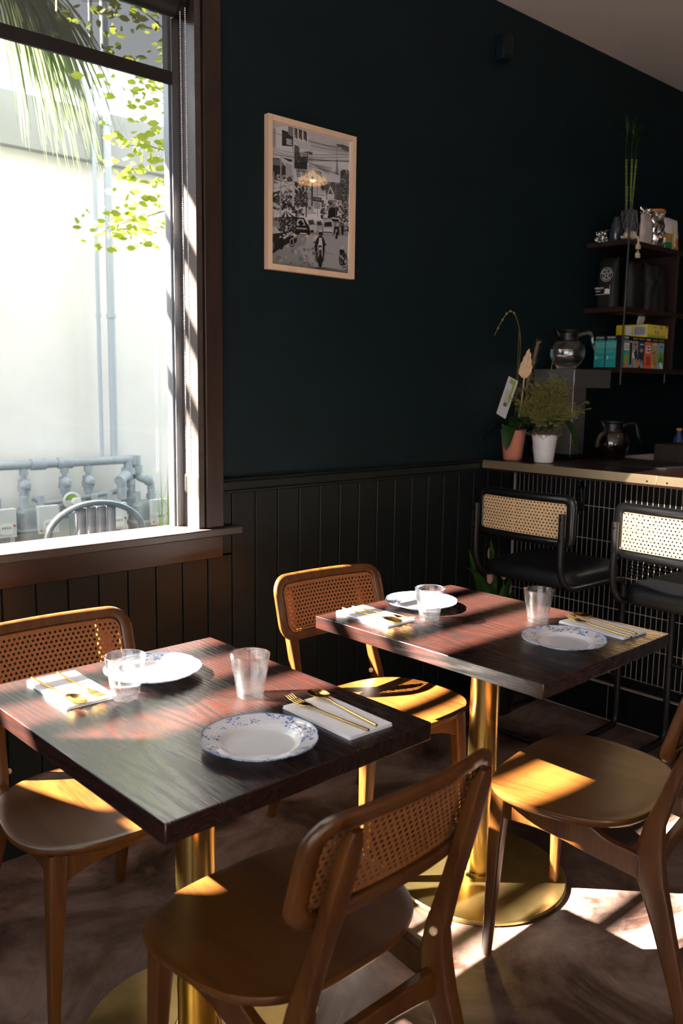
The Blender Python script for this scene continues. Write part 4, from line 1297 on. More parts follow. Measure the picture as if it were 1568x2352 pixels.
for nm_, m_, bx in (('tag_band', 'lime', (-0.020, -0.008, 0.045, 0.155)), ('tag_band', 'lime', (-0.020, 0.018, 0.140, 0.160)), ('tag_text', 'olivep', (0.012, 0.022, 0.06, 0.12)), ('tag_barcode', 'ink', (-0.010, 0.012, 0.038, 0.055))):
    q = MB()
    if nm_ == 'tag_barcode':
        for k in range(8): q.box(-0.0014, -0.0008, bx[0] + k * 0.0028, bx[0] + k * 0.0028 + (0.0015 if k % 3 else 0.002), bx[2], bx[3], T)
    elif nm_ == 'tag_text':
        for k in range(6): q.box(-0.0014, -0.0008, bx[0] - 0.02, bx[1], bx[2] + k * 0.009, bx[2] + k * 0.009 + 0.003, T)
    else: q.box(-0.0014, -0.0008, bx[0], bx[1], bx[2], bx[3], T)
    q.build(nm_, MT[m_], tgo, smooth=False)

# white pot with airy fern
wp = thing('potted_fern', 'white ribbed pot with a feathery olive fern on the bar', 'plant', (3.140, 2.168, ZB))
prof = [(0.001, 0.0), (0.037, 0.0), (0.040, 0.003)]
for k in range(1, 92):
    z_ = 0.003 + k * 0.00125
    prof.append((0.040 + 0.0145 * z_ / 0.117 + (0.0006 * math.sin(k * PI / 2.5) if z_ < 0.10 else 0), z_))
prof += [(0.0555, 0.1185), (0.0562, 0.1215), (0.0540, 0.1225), (0.050, 0.118), (0.046, 0.10), (0.001, 0.10)]
MB().lathe(prof, 40).build('pot', MT['white'], wp, angle=60)
b = MB(); random.seed(4)
for i in range(260):
    a = random.uniform(0, 6.28); r_ = random.uniform(0, 0.052); x_, y_ = r_ * math.cos(a), r_ * math.sin(a)
    b.tube([(x_, y_, 0.10), (x_ + random.gauss(0, .012), y_ + random.gauss(0, .012), 0.126 + random.random() * .022), (x_ * 1.1 + random.gauss(0, .015), y_ * 1.1 + random.gauss(0, .015), 0.118)], 0.0011, 3)
tag(b.build('moss', MT['moss'], wp), kind='stuff')
b = MB(); random.seed(21)


def sprig(b, p, d, L, r):
    q = p + d * L
    s_ = d.orthogonal().normalized() * r
    b.add([p - s_, p + s_, q + s_ * 0.4, q - s_ * 0.4], [(0, 1, 2, 3)])
    return q


for i in range(120):
    a = random.uniform(0, 6.28)
    el = random.uniform(0.45, 1.52)
    d = Vector((math.cos(a) * math.cos(el), math.sin(a) * math.cos(el), math.sin(el)))
    L = random.uniform(0.15, 0.27) * (0.45 + 0.55 * math.sin(el))
    p = Vector((random.gauss(0, .006), random.gauss(0, .006), 0.13))
    ns = 9
    for k in range(ns):
        dd = (d + Vector((random.gauss(0, .12), random.gauss(0, .12), 0.05 - 0.10 * k / ns * math.cos(el)))).normalized()
        q = sprig(b, p, dd, L / ns, 0.0007)
        if k > 2:
            for j in range(5):
                d2 = (dd * 0.6 + Vector((random.gauss(0, .8), random.gauss(0, .8), random.gauss(0, .6)))).normalized()
                q2 = sprig(b, p.lerp(q, random.random()), d2, 0.022 * random.uniform(.5, 1.1), 0.0009)
                for m2 in range(4):
                    d3 = (d2 + Vector((random.gauss(0, .9), random.gauss(0, .9), random.gauss(0, .9)))).normalized()
                    sprig(b, q2 - d2 * random.uniform(0, .014), d3, 0.010, 0.0011)
        p = q; d = dd
tag(b.build('fern_foliage', MT['fern'], wp, smooth=False), kind='stuff')
for p1, p2, wd in (((-0.03, -0.15, 0.27), (-0.02, -0.175, 0.03), 0.026), ((-0.06, 0.05, 0.19), (-0.075, 0.115, 0.150), 0.028)):
    strap_leaf(MB(), (0, -0.005, 0.125), p1, p2, wd).build('leaf', MT['leaf'], wp)
MB().tube(catmull([(0.0, 0.01, 0.23), (0, 0.0, 0.24), (0.0, -0.005, 0.33), (0.0, -0.02, 0.42), (-0.005, -0.025, 0.44)]), 0.0016, 6).build('flower_stem', MT['stem'], wp)
b = MB().prism([(0.016 * math.cos(a) * (1 + 0.2 * math.sin(3 * a)), 0.022 * math.sin(a)) for a in [i * PI / 8 for i in range(16)]], 0, 0.001, Matrix(((0, 0, 1, -0.01), (1, 0, 0, -0.033), (0, 1, 0, 0.355), (0, 0, 0, 1))))
b.build('clear_plant_clip', MT['clearpl'], wp)

# coffee brewer
cb_ = thing('coffee_brewer', 'stainless steel coffee brewer standing on the bar behind the plants', 'coffee machine', (3.39, 2.2, ZB))
MB().box(0.004, 0.11, 0.004, 0.211, 0.018, 0.32).build('body', MT['steel'], cb_, bevel=0.002)
MB().box(0, 0.305, 0, 0.215, 0.32, 0.403).build('head', MT['steel'], cb_, bevel=0.002)
MB().box(0, 0.305, 0, 0.215, 0.004, 0.022).build('warmer_base', MT['blackpl'], cb_, bevel=0.002)
MB().box(-0.002, 0.006, 0.0, 0.215, 0.022, 0.053).build('kick_panel', MT['steel'], cb_, bevel=0.001)
MB().lathe([(0.001, 0.235), (0.045, 0.235), (0.070, 0.318), (0.001, 0.318)], 28, (0.215, 0.107, 0)).build('brew_basket', MT['blackpl'], cb_)
b = MB()
for yy in (0.012, 0.2):
    for zz in (0.31, 0.18, 0.062): MB().sphere((0.003, yy, zz), 0.0035, 8, 5).build('rivet', MT['screw'], cb_)
b = MB().box(-0.0015, 0, 0.0, 0.215, 0.398, 0.403)
b.build('edge_lip', MT['steel'], cb_)


def decanter(name, label, loc, rz, liquid, level, hm):
    t = thing(name, label, 'coffee pot', loc, rz)
    R0 = 0.080
    prof = [(0.001, 0.0), (0.045, 0.0)] + [(max(0.03, R0 * math.sin(a)), 0.074 - 0.078 * math.cos(a)) for a in [0.62 + i * (2.52 - 0.62) / 16 for i in range(17)]] + [(0.040, 0.150), (0.041, 0.160)]
    inn = [(r_ - 0.002, z_ + (0.002 if i < 3 else 0)) for i, (r_, z_) in enumerate(prof[1:])][::-1] + [(0.001, 0.002)]
    MB().lathe(prof + inn, 36).build('glass_bowl', MT['clear'], t, angle=60)
    lp = [(r_ - 0.0035, max(0.004, z_)) for r_, z_ in prof[1:] if z_ < level]
    lp = [(0.001, 0.004)] + lp + [(lp[-1][0], level), (0.001, level)]
    MB().lathe(lp, 36).build('liquid', MT[liquid], t, angle=50)
    MB().lathe([(0.043, 0.128), (0.045, 0.13), (0.044, 0.162), (0.048, 0.168), (0.046, 0.176), (0.001, 0.178)], 32).build('collar', MT['blackpl'], t)
    MB().prism([(-0.030, 0.155), (-0.060, 0.178), (-0.050, 0.150), (-0.035, 0.140)], -0.018, 0.018, Matrix(((1, 0, 0, 0), (0, 0, 1, 0), (0, 1, 0, 0), (0, 0, 0, 1)))).build('spout', MT['blackpl'], t, bevel=0.003)
    h = catmull([(0.042, 0, 0.150), (0.065, 0, 0.160), (0.095, 0, 0.165), (0.108, 0, 0.150), (0.118, 0, 0.11), (0.135, 0, 0.075)])
    MB().tube(h, [0.011] * 4 + [0.0095] * (len(h) - 8) + [0.007, 0.006, 0.005, 0.003], 10).build('handle', MT[hm], t)
    return t


decanter('glass_decanter', 'round glass decanter half full of water on top of the steel brewer', (3.452, 2.285, ZB + 0.4035), -0.74, 'water', 0.088, 'clearpl')
decanter('coffee_decanter', 'dark glass decanter full of coffee standing on the bar in shadow', (3.540, 2.085, ZB), -0.74, 'coffee', 0.125, 'blackpl')
tag(MB().box(3.27, 3.57, 1.68, 1.99, ZB, ZB + 0.009).build('bar_mat', MT['rubber'], bevel=0.002), 'flat dark rubber mat lying on the bar top', 'mat')
b = MB().add([(3.69, 2.10, ZB), (3.66, 1.935, ZB), (3.80, 1.92, ZB), (3.84, 2.10, ZB), (3.69, 2.10, ZB + 0.010), (3.66, 1.935, ZB + 0.030), (3.80, 1.92, ZB + 0.034), (3.84, 2.10, ZB + 0.012)],
             [(3, 2, 1, 0), (4, 5, 6, 7), (0, 1, 5, 4), (1, 2, 6, 5), (2, 3, 7, 6), (3, 0, 4, 7)])
tag(b.build('folded_cloth', MT['tanp'], bevel=0.003), 'beige folded cloth on the bar beside the coffee decanter', 'cloth')
tag(MB().box(3.58, 3.78, 1.55, 1.90, ZB, ZB + 0.083).build('dark_wooden_box', MT['shelf'], bevel=0.003, smooth=False), 'dark brown wooden box on the bar at the right edge', 'box')
bt_ = thing('syrup_bottle', 'small dark bottle with a copper cap behind the wooden box', 'bottle', (3.86, 1.93, ZB))
MB().lathe([(0.001, 0), (0.022, 0), (0.024, 0.004), (0.024, 0.09), (0.012, 0.115), (0.010, 0.13), (0.001, 0.13)], 20).build('body', MT['navy'], bt_)
MB().lathe([(0.012, 0.130), (0.013, 0.132), (0.013, 0.142), (0.001, 0.143)], 20).build('cap', MT['goldp'], bt_)

# lily on the floor under the first stool
random.seed(2)
lp = thing('potted_lily', 'leafy tulip plant with dusky pink buds on the floor under the wall-side stool', 'plant', (2.95, 2.24, 0))
MB().lathe([(0.001, 0), (0.075, 0), (0.085, 0.01), (0.10, 0.21), (0.095, 0.215), (0.088, 0.19), (0.001, 0.19)], 32).build('pot', MT['blackpl'], lp)
for p1, p2, wd in (((-0.06, 0.0, 0.62), (-0.20, 0.02, 0.66), 0.032), ((0.0, -0.02, 0.55), (-0.16, -0.04, 0.50), 0.034), ((0.04, 0.0, 0.52), (0.10, -0.02, 0.62), 0.024), ((0.12, -0.02, 0.42), (0.31, -0.04, 0.53), 0.028), ((-0.02, -0.04, 0.48), (-0.03, -0.06, 0.58), 0.026),
                   ((0.03, -0.03, 0.45), (0.06, -0.05, 0.55), 0.03), ((-0.08, 0.03, 0.5), (-0.17, 0.03, 0.74), 0.02), ((0.0, 0.02, 0.5), (-0.06, 0.0, 0.77), 0.02), ((-0.05, -0.05, 0.42), (-0.13, -0.08, 0.42), 0.032), ((0.08, 0.03, 0.5), (0.17, 0.0, 0.47), 0.03)):
    strap_leaf(MB(), (random.uniform(-.02, .02), random.uniform(-.02, .02), 0.19), p1, p2, wd, fold=0.4).build('leaf', MT['lily'], lp)
for x_, y_, z_ in ((-0.095, -0.03, 0.615), (0.0, -0.03, 0.62), (-0.03, 0.02, 0.70)):
    MB().tube([(0, 0, 0.19), (x_ * 0.6, y_ * 0.6, z_ * 0.7), (x_, y_, z_ - 0.02)], 0.003, 6).build('flower_stem', MT['lily'], lp)
    MB().sphere((x_, y_, z_), 0.020, 10, 8, (0.75, 0.75, 1.5)).build('flower_bud', MT['tulip'], lp)

# ================================================================== SHELF UNIT
XS, YS = 3.788, 2.208
sh = thing('wall_shelf', 'dark walnut wall shelf with three boards and thin metal poles above the bar', 'shelf', (XS, Y, 1.48))
sl = (XS, Y, 1.48)
for zt in (2.098, 1.790, 1.505):
    local(MB().box(XS, 5.2, YS, Y - 0.002, zt - 0.024, zt), 'shelf_board', MT['shelf'], sh, sl, bevel=0.0015, smooth=False)
for x0, z0, z1 in ((4.285, 1.505, 1.766), (4.285, 1.790, 2.074)):
    local(MB().box(x0, x0 + 0.022, YS + 0.004, Y - 0.002, z0, z1), 'divider', MT['shelf'], sh, sl, bevel=0.001, smooth=False)
for xx, z0, z1 in ((XS - 0.007, 1.425, 2.262), (4.205, 1.435, 1.482), (4.6, 1.43, 2.26)):
    local(MB().tube([(xx, YS - 0.007, z0), (xx, YS - 0.007, z1)], 0.005, 10), 'pole', MT['pole'], sh, sl)
local(MB().tube([(XS + 0.2, 2.30, 1.425), (4.7, 2.30, 1.425)], 0.004, 8), 'hanging_rail', MT['tube'], sh, sl)

# bamboo in a diamond-relief vase
vz = thing('bamboo_vase', 'slate blue diamond-pattern vase of lucky bamboo on the top shelf', 'vase', (3.915, 2.285, 2.098))
vr = lambda z_: 0.0385 + 0.006 * math.sin(PI * min(1, z_ / 0.15)) - 0.003 * (z_ / 0.15)


def vfn(u, v):
    a = 2 * PI * u; z_ = 0.152 * v
    s_ = abs(math.sin(5 * a + 40 * z_)) ; q_ = abs(math.sin(5 * a - 40 * z_))
    r_ = vr(z_) * (1 - 0.045 * (1 - min(s_, q_)) ** 6)
    return (r_ * math.cos(a), r_ * math.sin(a), z_)


b = MB().grid(vfn, 120, 40)
b.lathe([(0.001, 0.0), (vr(0), 0.0)], 40)
b.lathe([(vr(.152), 0.152), (vr(.152) - 0.004, 0.153), (vr(.152) - 0.006, 0.12), (0.001, 0.12)], 40)
b.build('vase_body', MT['vase'], vz, angle=60)
b = MB()
for d_ in (1, -1):
    for k in range(10):
        pts = []
        for i in range(26):
            z_ = 0.002 + 0.148 * i / 25
            a = (k * PI - d_ * 40 * z_) / 5 + 0.0
            r_ = vr(z_) * 0.9995
            pts.append((r_ * math.cos(a), r_ * math.sin(a), z_))
        b.tube(pts, 0.0008, 4)
b.build('diamond_lines', MT['vaseline'], vz)
for x_, y_, tx, ty, h_ in ((-0.012, 0.008, -0.02, 0.02, 0.385), (0.002, -0.004, -0.004, 0.0, 0.385), (0.018, 0.0, 0.028, -0.004, 0.388), (-0.020, 0.004, -0.022, 0.004, 0.26)):
    pts = [Vector((x_, y_, 0.13)).lerp(Vector((tx, ty, h_)), i / 8) for i in range(9)]
    MB().tube(pts, 0.0048 if h_ > .3 else 0.003, 9).build('bamboo_cane', MT['bamboo'], vz)
    b = MB()
    for k in (1, 3, 4, 6, 7, 8): MB().tube([pts[k] - Vector((0, 0, .0012)), pts[k] + Vector((0, 0, .0012))], 0.0062 if h_ > .3 else .004, 9).build('bamboo_node', MT['node'], vz)
random.seed(14)
for (x_, y_) in ((-0.022, 0.02), (-0.004, 0.0), (0.026, -0.004)):
    MB().tube(catmull([(x_, y_, 0.375), (x_ - 0.008, y_, 0.43), (x_ - 0.002, y_, 0.52)]), 0.0025, 6).build('shoot', MT['bambooleaf'], vz)
    for k in range(7):
        a = random.uniform(0, 6.28); z0 = random.uniform(0.44, 0.53); L = random.uniform(0.05, 0.10)
        strap_leaf(MB(), (x_ - 0.003, y_, z0), (x_ + math.cos(a) * L * .4, y_ + math.sin(a) * L * .4, z0 + 0.06), (x_ + math.cos(a) * L, y_ + math.sin(a) * L, z0 + random.uniform(0.02, 0.11)), 0.006, 8).build('leaf', MT['bambooleaf'], vz)
strap_leaf(MB(), (0.03, -0.01, 0.50), (0.08, -0.03, 0.53), (0.14, -0.06, 0.585), 0.0085, 8).build('leaf', MT['bambooleaf'], vz)

# cream ceramic elephant with figures hanging over the shelf edge
el = thing('ceramic_elephant', 'cream ceramic elephant lying at the top shelf corner with flowers hanging below', 'ornament', (3.81, 2.222, 2.098))
b = MB()
b.sphere((0.0, 0.0, 0.020), 0.022, 14, 9, (1.1, 1.0, 0.9)).sphere((0.030, -0.004, 0.022), 0.021, 14, 9, (1, 1, 0.95)).sphere((-0.028, 0.012, 0.008), 0.010, 8, 6, (1.4, 1, .7))
b.build('body', MT['cream'], el)
MB().sphere((0.033, -0.024, 0.022), 0.002, 6, 4).build('eye', MT['ink'], el)
b = MB().tube(catmull([(0.045, -0.010, 0.018), (0.056, -0.018, 0.012), (0.058, -0.022, -0.010)]), [0.007] * 5 + [0.0045] * 8, 8)
b.build('trunk', MT['cream'], el)
MB().tube([(0.057, -0.022, -0.005), (0.057, -0.022, -0.075)], 0.001, 5).build('thread', MT['cream'], el)
for zc in (-0.028, -0.068):
    b = MB().sphere((0.057, -0.022, zc), 0.014, 10, 7, (1, .8, 1))
    for k in range(6): b.sphere((0.057 + 0.013 * math.cos(k * 1.05), -0.022 + 0.004 * math.sin(k * 2.1), zc + 0.004 + 0.012 * math.sin(k * 1.05)), 0.0065, 7, 5)
    b.build('hanging_flower', MT['cream'], el)


# crinkled snack bags on the top shelf
def bag(name, label, cat, x, y, z, rz, w_, h_, th, mats, seed, crump=0.006, top=None, group=None, decos=()):
    t = thing(name, label, cat, (x, y, z), rz, group)

    def f(sgn):
        def g_(u, v):
            px = (u - 0.5) * w_ * (1 - 0.12 * v); pz = v * h_
            e = (1 - (2 * u - 1) ** 4) ** 0.5 * (max(0, 1 - v ** 3)) ** 0.5
            d = th / 2 * e
            nn_ = noise.noise(Vector((u * 5 + seed, v * 5, sgn * 3))) + 0.6 * noise.noise(Vector((u * 11 + seed, v * 11, sgn)))
            return (px + crump * noise.noise(Vector((v * 6, seed, 2))), sgn * (d + nn_ * crump * (0.3 + e * 0.7)), pz + crump * noise.noise(Vector((u * 6, seed, 5))) * v)
        return g_
    b = MB().grid(f(-1), 22, 22)
    b.grid(f(1), 22, 22)
    b.build('bag_body', mats[0], t, angle=50 if crump > .004 else 80)
    if top is not None:
        q = MB()
        def tf(u, v):
            return ((u - 0.5) * w_ * 0.95 + 0.004 * noise.noise(Vector((u * 9, v * 4, seed))), 0.016 * noise.noise(Vector((u * 14 + seed, v * 6, 1))), h_ * 0.93 + v * top + 0.012 * noise.noise(Vector((u * 8, seed, 9))))
        q.grid(tf, 30, 8)
        solid(q.build('crimped_top', mats[1], t, smooth=False), 0.001)
    for nm_, mk, (a0, a1, b0, b1) in decos:
        q = MB()
        def df(u, v):
            uu = a0 + (a1 - a0) * u; vv = b0 + (b1 - b0) * v
            p = f(-1)(uu, vv)
            return (p[0], p[1] - 0.0009, p[2])
        q.grid(df, 10, 10)
        q.build(nm_, MT[mk], t, angle=60)
    return t


random.seed(1)
bag('foil_bag', 'white bag with crumpled silver foil top beside the bamboo vase', 'bag', 4.035, 2.262, 2.098, 0.10, 0.125, 0.150, 0.035, (MT['bagwhite'], MT['foil']), 1.3, 0.006, 0.035)
bag('foil_bag', 'shiny silver foil bag, second from the bamboo vase', 'bag', 4.150, 2.262, 2.098, -0.15, 0.10, 0.155, 0.04, (MT['foil'], MT['foil']), 5.1, 0.013, 0.03)
bag('snack_bag', 'white printed snack bag with green and orange patches, right edge of top shelf', 'bag', 4.29, 2.275, 2.098, 0.0, 0.17, 0.165, 0.05, (MT['card'], MT['foil']), 7.7, 0.004, None,
    decos=(('green_print', 'green', (0.10, 0.42, 0.03, 0.26)), ('gold_print', 'goldp', (0.05, 0.45, 0.27, 0.52)), ('orange_print', 'orange', (0.68, 0.98, 0.02, 0.40)), ('gold_stripe', 'yellowp', (0.46, 0.58, 0.05, 0.75)), ('green_line', 'green', (0.58, 0.68, 0.08, 0.14))))
bag('foil_bag', 'small silver foil bag lying behind the shelf pole by the wall', 'bag', 3.84, 2.375, 2.098, -1.4, 0.07, 0.06, 0.04, (MT['foil'], MT['foil']), 9.3, 0.012, None)
dk = thing('orange_lid_tub', 'round tub with orange lid on top of the snack bags', 'tub', (4.30, 2.368, 2.098))
MB().lathe([(0.001, 0.0), (0.045, 0.0), (0.052, 0.20), (0.001, 0.20)], 32).build('tub_body', MT['pole'], dk)
MB().lathe([(0.055, 0.200), (0.057, 0.203), (0.057, 0.214), (0.053, 0.217), (0.001, 0.217)], 32).build('lid', MT['orange'], dk)
tag(MB().lathe([(0.001, 2.0985), (0.022, 2.0985), (0.027, 2.12), (0.027, 2.17), (0.015, 2.20), (0.014, 2.21), (0.001, 2.21)], 24, (3.83, 2.30, 0)).build('dark_vase', MT['vase']), 'small dark blue vase mostly hidden behind the shelf pole', 'vase')

# coffee bags on the middle shelf
ca = bag('coffee_bag', 'black coffee bag with round white star logo left of the shelf pole', 'coffee bag', 3.835, 2.327, 1.790, -PI / 2, 0.115, 0.235, 0.065, (MT['bagblack'], MT['bagblack']), 2.2, 0.0012, 0.015, 'black coffee bags on the middle shelf')
T0 = Matrix(((1, 0, 0, 0), (0, 0, -1, -0.0355), (0, 1, 0, 0.0), (0, 0, 0, 1)))


def ring2(b, cx, cz, r, wd, n=48):
    pr = []
    for k in range(n):
        a = 2 * PI * k / n
        for rr in (r, r + wd): pr.append((cx + rr * math.cos(a), -0.0362, cz + rr * math.sin(a)))
    return b.add(pr, [(2 * k, 2 * k + 1, (2 * k + 3) % (2 * n), (2 * k + 2) % (2 * n)) for k in range(n)])


LX, LZ = 0.010, 0.155
lg = MB()
ring2(lg, LX, LZ, 0.0315, 0.0011); ring2(lg, LX, LZ, 0.0205, 0.0013)
star = [(LX + 0.0195 * math.cos(PI / 2 + k * 4 * PI / 5), LZ + 0.0195 * math.sin(PI / 2 + k * 4 * PI / 5)) for k in range(5)]
for k in range(5):
    a, c = star[k], star[(k + 1) % 5]
    lg.tube([(a[0], -0.0362, a[1]), (c[0], -0.0362, c[1])], 0.0007, 4)
lg.build('star_logo', MT['logo'], ca)
for s_, a0, a1, flip in (('STAR', 1.35, 0.25, False), ('COFFEE', 3.9, 5.5, True), ('SANTA', 2.95, 1.85, False)):
    for k, ch in enumerate(s_):
        a = a0 + (a1 - a0) * k / (len(s_) - 1)
        rot = a + (PI / 2 if flip else -PI / 2)
        T = Matrix.Translation((LX + 0.0262 * math.cos(a), -0.0365, LZ + 0.0262 * math.sin(a))) @ Matrix.Rotation(-rot, 4, 'Y') @ Matrix.Rotation(PI / 2, 4, 'X')
        text_mesh('logo_letter', ch, 0.0095, MT['logo'], ca, T)
text_mesh('roast_name', 'FRENCH', 0.0125, MT['logo'], ca, Matrix.Translation((-0.026, -0.0362, 0.092)) @ Matrix.Rotation(PI / 2, 4, 'X'))
text_mesh('roast_name', 'ROAST', 0.0085, MT['logo'], ca, Matrix.Translation((-0.032, -0.0362, 0.078)) @ Matrix.Rotation(PI / 2, 4, 'X'))
b = MB().box(-0.045, 0.030, -0.0364, -0.0358, 0.062, 0.0635).box(0.030, 0.0312, -0.0364, -0.0358, 0.060, 0.105)
b.prism([(0.0, 0.066), (0.03, 0.066), (0.03, 0.083), (0.022, 0.088), (0.008, 0.088), (0.002, 0.082), (0.008, 0.080)], 0, 0.0006, Matrix(((1, 0, 0, 0), (0, 0, -1, -0.0358), (0, 1, 0, 0), (0, 0, 0, 1))))
b.build('wave_print', MT['logo'], ca)
bag('coffee_bag', 'plain black coffee bag just right of the shelf pole', 'coffee bag', 3.955, 2.262, 1.790, 0.06, 0.14, 0.225, 0.07, (MT['bagblack'], MT['bagblack']), 12.2, 0.004, 0.012, 'black coffee bags on the middle shelf')
bag('coffee_bag', 'creased black coffee bag against the shelf divider', 'coffee bag', 4.145, 2.262, 1.790, -0.25, 0.16, 0.235, 0.08, (MT['bagblack'], MT['bagblack']), 17.2, 0.006, 0.014, 'black coffee bags on the middle shelf')


# tea boxes on the lower shelf
def tea_box(label, x0, x1, y0, y1, h, face, main, deco, brand=None, bm='logo', group='tea boxes on the lower shelf'):
    t = thing('tea_box', label, 'tea box', (x0, y0, 1.5052), 0, group)
    MB().box(0, x1 - x0, 0, y1 - y0, 0, h).build('carton', MT['boxblack'], t, bevel=0.0006, smooth=False)
    e = 0.0006
    W_ = (y1 - y0) if face == 'x' else (x1 - x0)
    # face frame: u to the right as seen, v up
    if face == 'x': T = Matrix(((0, 0, -1, 0), (-1, 0, 0, y1 - y0), (0, 1, 0, 0), (0, 0, 0, 1)))
    else: T = Matrix(((1, 0, 0, 0), (0, 0, -1, 0), (0, 1, 0, 0), (0, 0, 0, 1)))
    MB().prism([(0.001, 0.001), (W_ - 0.001, 0.001), (W_ - 0.001, h * 0.845), (W_ * 0.75, h * 0.862), (W_ * 0.5, h * 0.868), (W_ * 0.25, h * 0.862), (0.001, h * 0.845)], 0, e, T).build('front_panel', MT[main], t, smooth=False)
    for i, (mk, poly) in enumerate(deco):
        MB().prism([(a * W_, c * h) for a, c in poly], 0, e * (2 + i), T).build('print', MT[mk], t, smooth=False)
    if brand:
        text_mesh('brand_lettering', brand[0], brand[1], MT[bm], t, T @ Matrix.Translation((W_ * 0.5, h * 0.93, e)))
    return t


def rc(a, b_, c, d): return [(a, c), (b_, c), (b_, d), (a, d)]


for lab, y0 in (('plain teal tea box nearest the wall', 2.3015), ('plain teal tea box partly hidden by the shelf pole', 2.2405)):
    decos = [('teal_pale', rc(0.02, 0.98, 0.60, 0.80)), ('teal_pale', rc(0.12, 0.88, 0.53, 0.56))] + [('teal_pale', rc(0.08, 0.94, 0.47, 0.50)), ('logo', rc(0.2, 0.26, 0.26, 0.36)), ('teal_pale', rc(0.3, 0.85, 0.29, 0.34))]
    t = tea_box(lab, 3.797, 3.868, y0, y0 + 0.0585, 0.152, 'x', 'teal', decos, ('STASH', 0.0145))
# side of the second teal box and the row that faces the room
tea_box('teal tea box with leafy figure print, right of the pole', 3.80, 3.870, 2.2125, 2.2395, 0.152, 'y', 'teal',
        [('card', rc(0.24, 0.86, 0.54, 0.76)), ('coralp', rc(0.24, 0.86, 0.76, 0.80)), ('tanp', rc(0.32, 0.78, 0.67, 0.70)), ('tanp', rc(0.32, 0.78, 0.60, 0.63)), ('greenl', [(0.25, 0.30), (0.5, 0.48), (0.85, 0.4), (0.7, 0.1), (0.4, 0.12)]), ('goldp', [(0.45, 0.05), (0.8, 0.05), (0.75, 0.35), (0.5, 0.3)]), ('coralp', rc(0.2, 0.8, 0.0, 0.05))], ('STASH', 0.0145))
tea_box('thin silver-grey box edge between teal and grey tea boxes', 3.872, 3.893, 2.214, 2.33, 0.150, 'y', 'bluep', [('pole', rc(0.1, 0.95, 0.1, 0.8))])
row = [(3.894, 3.952, 'grey-brown tea box with white cup print', 'tanp', [('card', [(0.05, 0.45), (0.45, 0.6), (0.7, 0.5), (0.5, 0.3), (0.1, 0.32)]), ('ink', [(0.3, 0.5), (0.7, 0.62), (0.95, 0.35), (0.6, 0.25)]), ('bluep', [(0.35, 0.25), (0.6, 0.28), (0.95, 0.02), (0.6, 0.02)]), ('ink', rc(0.25, 0.75, 0.74, 0.77))]),
       (3.953, 4.012, 'navy tea box with dark cup print', 'navy', [('ink', [(0.05, 0.5), (0.5, 0.62), (0.95, 0.5), (0.75, 0.28), (0.3, 0.28)]), ('tanp', [(0.2, 0.56), (0.5, 0.66), (0.85, 0.57), (0.5, 0.5)]), ('orange', [(0.0, 0.22), (0.3, 0.3), (0.45, 0.1), (0.0, 0.02)]), ('bluep', [(0.5, 0.02), (0.95, 0.02), (0.6, 0.28)]), ('card', rc(0.25, 0.75, 0.75, 0.78))]),
       (4.013, 4.082, 'orange-red tea box with white label', 'coralp', [('card', rc(0.24, 0.84, 0.50, 0.74)), ('ink', rc(0.36, 0.72, 0.66, 0.70)), ('ink', rc(0.36, 0.72, 0.56, 0.60)), ('redp', [(0.2, 0.1), (0.85, 0.1), (0.75, 0.4), (0.3, 0.4)]), ('greenl', [(0.0, 0.3), (0.2, 0.4), (0.25, 0.2)])]),
       (4.083, 4.144, 'olive-yellow tea box with red flower print', 'olivep', [('redp', [(0.2, 0.52), (0.6, 0.6), (0.5, 0.45)]), ('redp', [(0.3, 0.1), (0.7, 0.12), (0.6, 0.32)]), ('yellow', [(0.1, 0.08), (0.35, 0.2), (0.5, 0.02)]), ('goldp', [(0.1, 0.35), (0.6, 0.4), (0.7, 0.25), (0.3, 0.2)]), ('card', rc(0.25, 0.75, 0.78, 0.81))]),
       (4.145, 4.208, 'pale blue and green tea box at the right end', 'bluep', [('greenl', [(0.02, 0.2), (0.02, 0.5), (0.5, 0.62), (0.98, 0.5), (0.98, 0.2), (0.5, 0.3)]), ('green', [(0.1, 0.2), (0.5, 0.45), (0.9, 0.25), (0.6, 0.15)]), ('card', [(0.3, 0.22), (0.6, 0.22), (0.95, 0.02), (0.6, 0.02)]), ('navy', rc(0.25, 0.75, 0.72, 0.75))])]
for x0, x1, lab, mk, deco in row:
    coral = mk == 'coralp'
    t = tea_box(lab + ' on the lower shelf', x0, x1, 2.215, 2.345, 0.150, 'y', mk, deco, ('STASH', 0.0135) if coral else None)
    if not coral:
        W_ = x1 - x0
        q = MB()
        for k in range(7): q.box(W_ * (0.12 + 0.11 * k), W_ * (0.12 + 0.11 * k) + 0.0042, -0.0012, -0.0005, 0.137, 0.143)
        q.build('gold_lettering', MT['goldp'], t, smooth=False)
yb_ = thing('yellow_tea_carton', 'yellow tea carton lying on top of the tea boxes', 'tea box', (4.03, 2.216, 1.6577))
MB().box(0, 0.21, 0, 0.17, 0, 0.063).build('carton', MT['yellow'], yb_, bevel=0.0006, smooth=False)
TY = Matrix(((1, 0, 0, 0), (0, 0, -1, 0), (0, 1, 0, 0), (0, 0, 0, 1)))
MB().prism(rc(0.002, 0.208, 0.002, 0.061), 0, 0.0005, TY).build('front_panel', MT['yellowp'], yb_, smooth=False)
text_mesh('lettering', 'TEA', 0.020, MT['green'], yb_, TY @ Matrix.Translation((0.135, 0.050, 0.0012)))
text_mesh('lettering', 'GREEN', 0.012, MT['greenl'], yb_, TY @ Matrix.Translation((0.075, 0.050, 0.0012)))
q = MB()
for k in range(40): q.prism([(0.004 + 0.0045 * k, 0.002), (0.008 + 0.0045 * k, 0.002), (0.006 + 0.0045 * k, 0.010 + 0.012 * abs(math.sin(k * 1.9)))], 0.0006, 0.0011, TY)
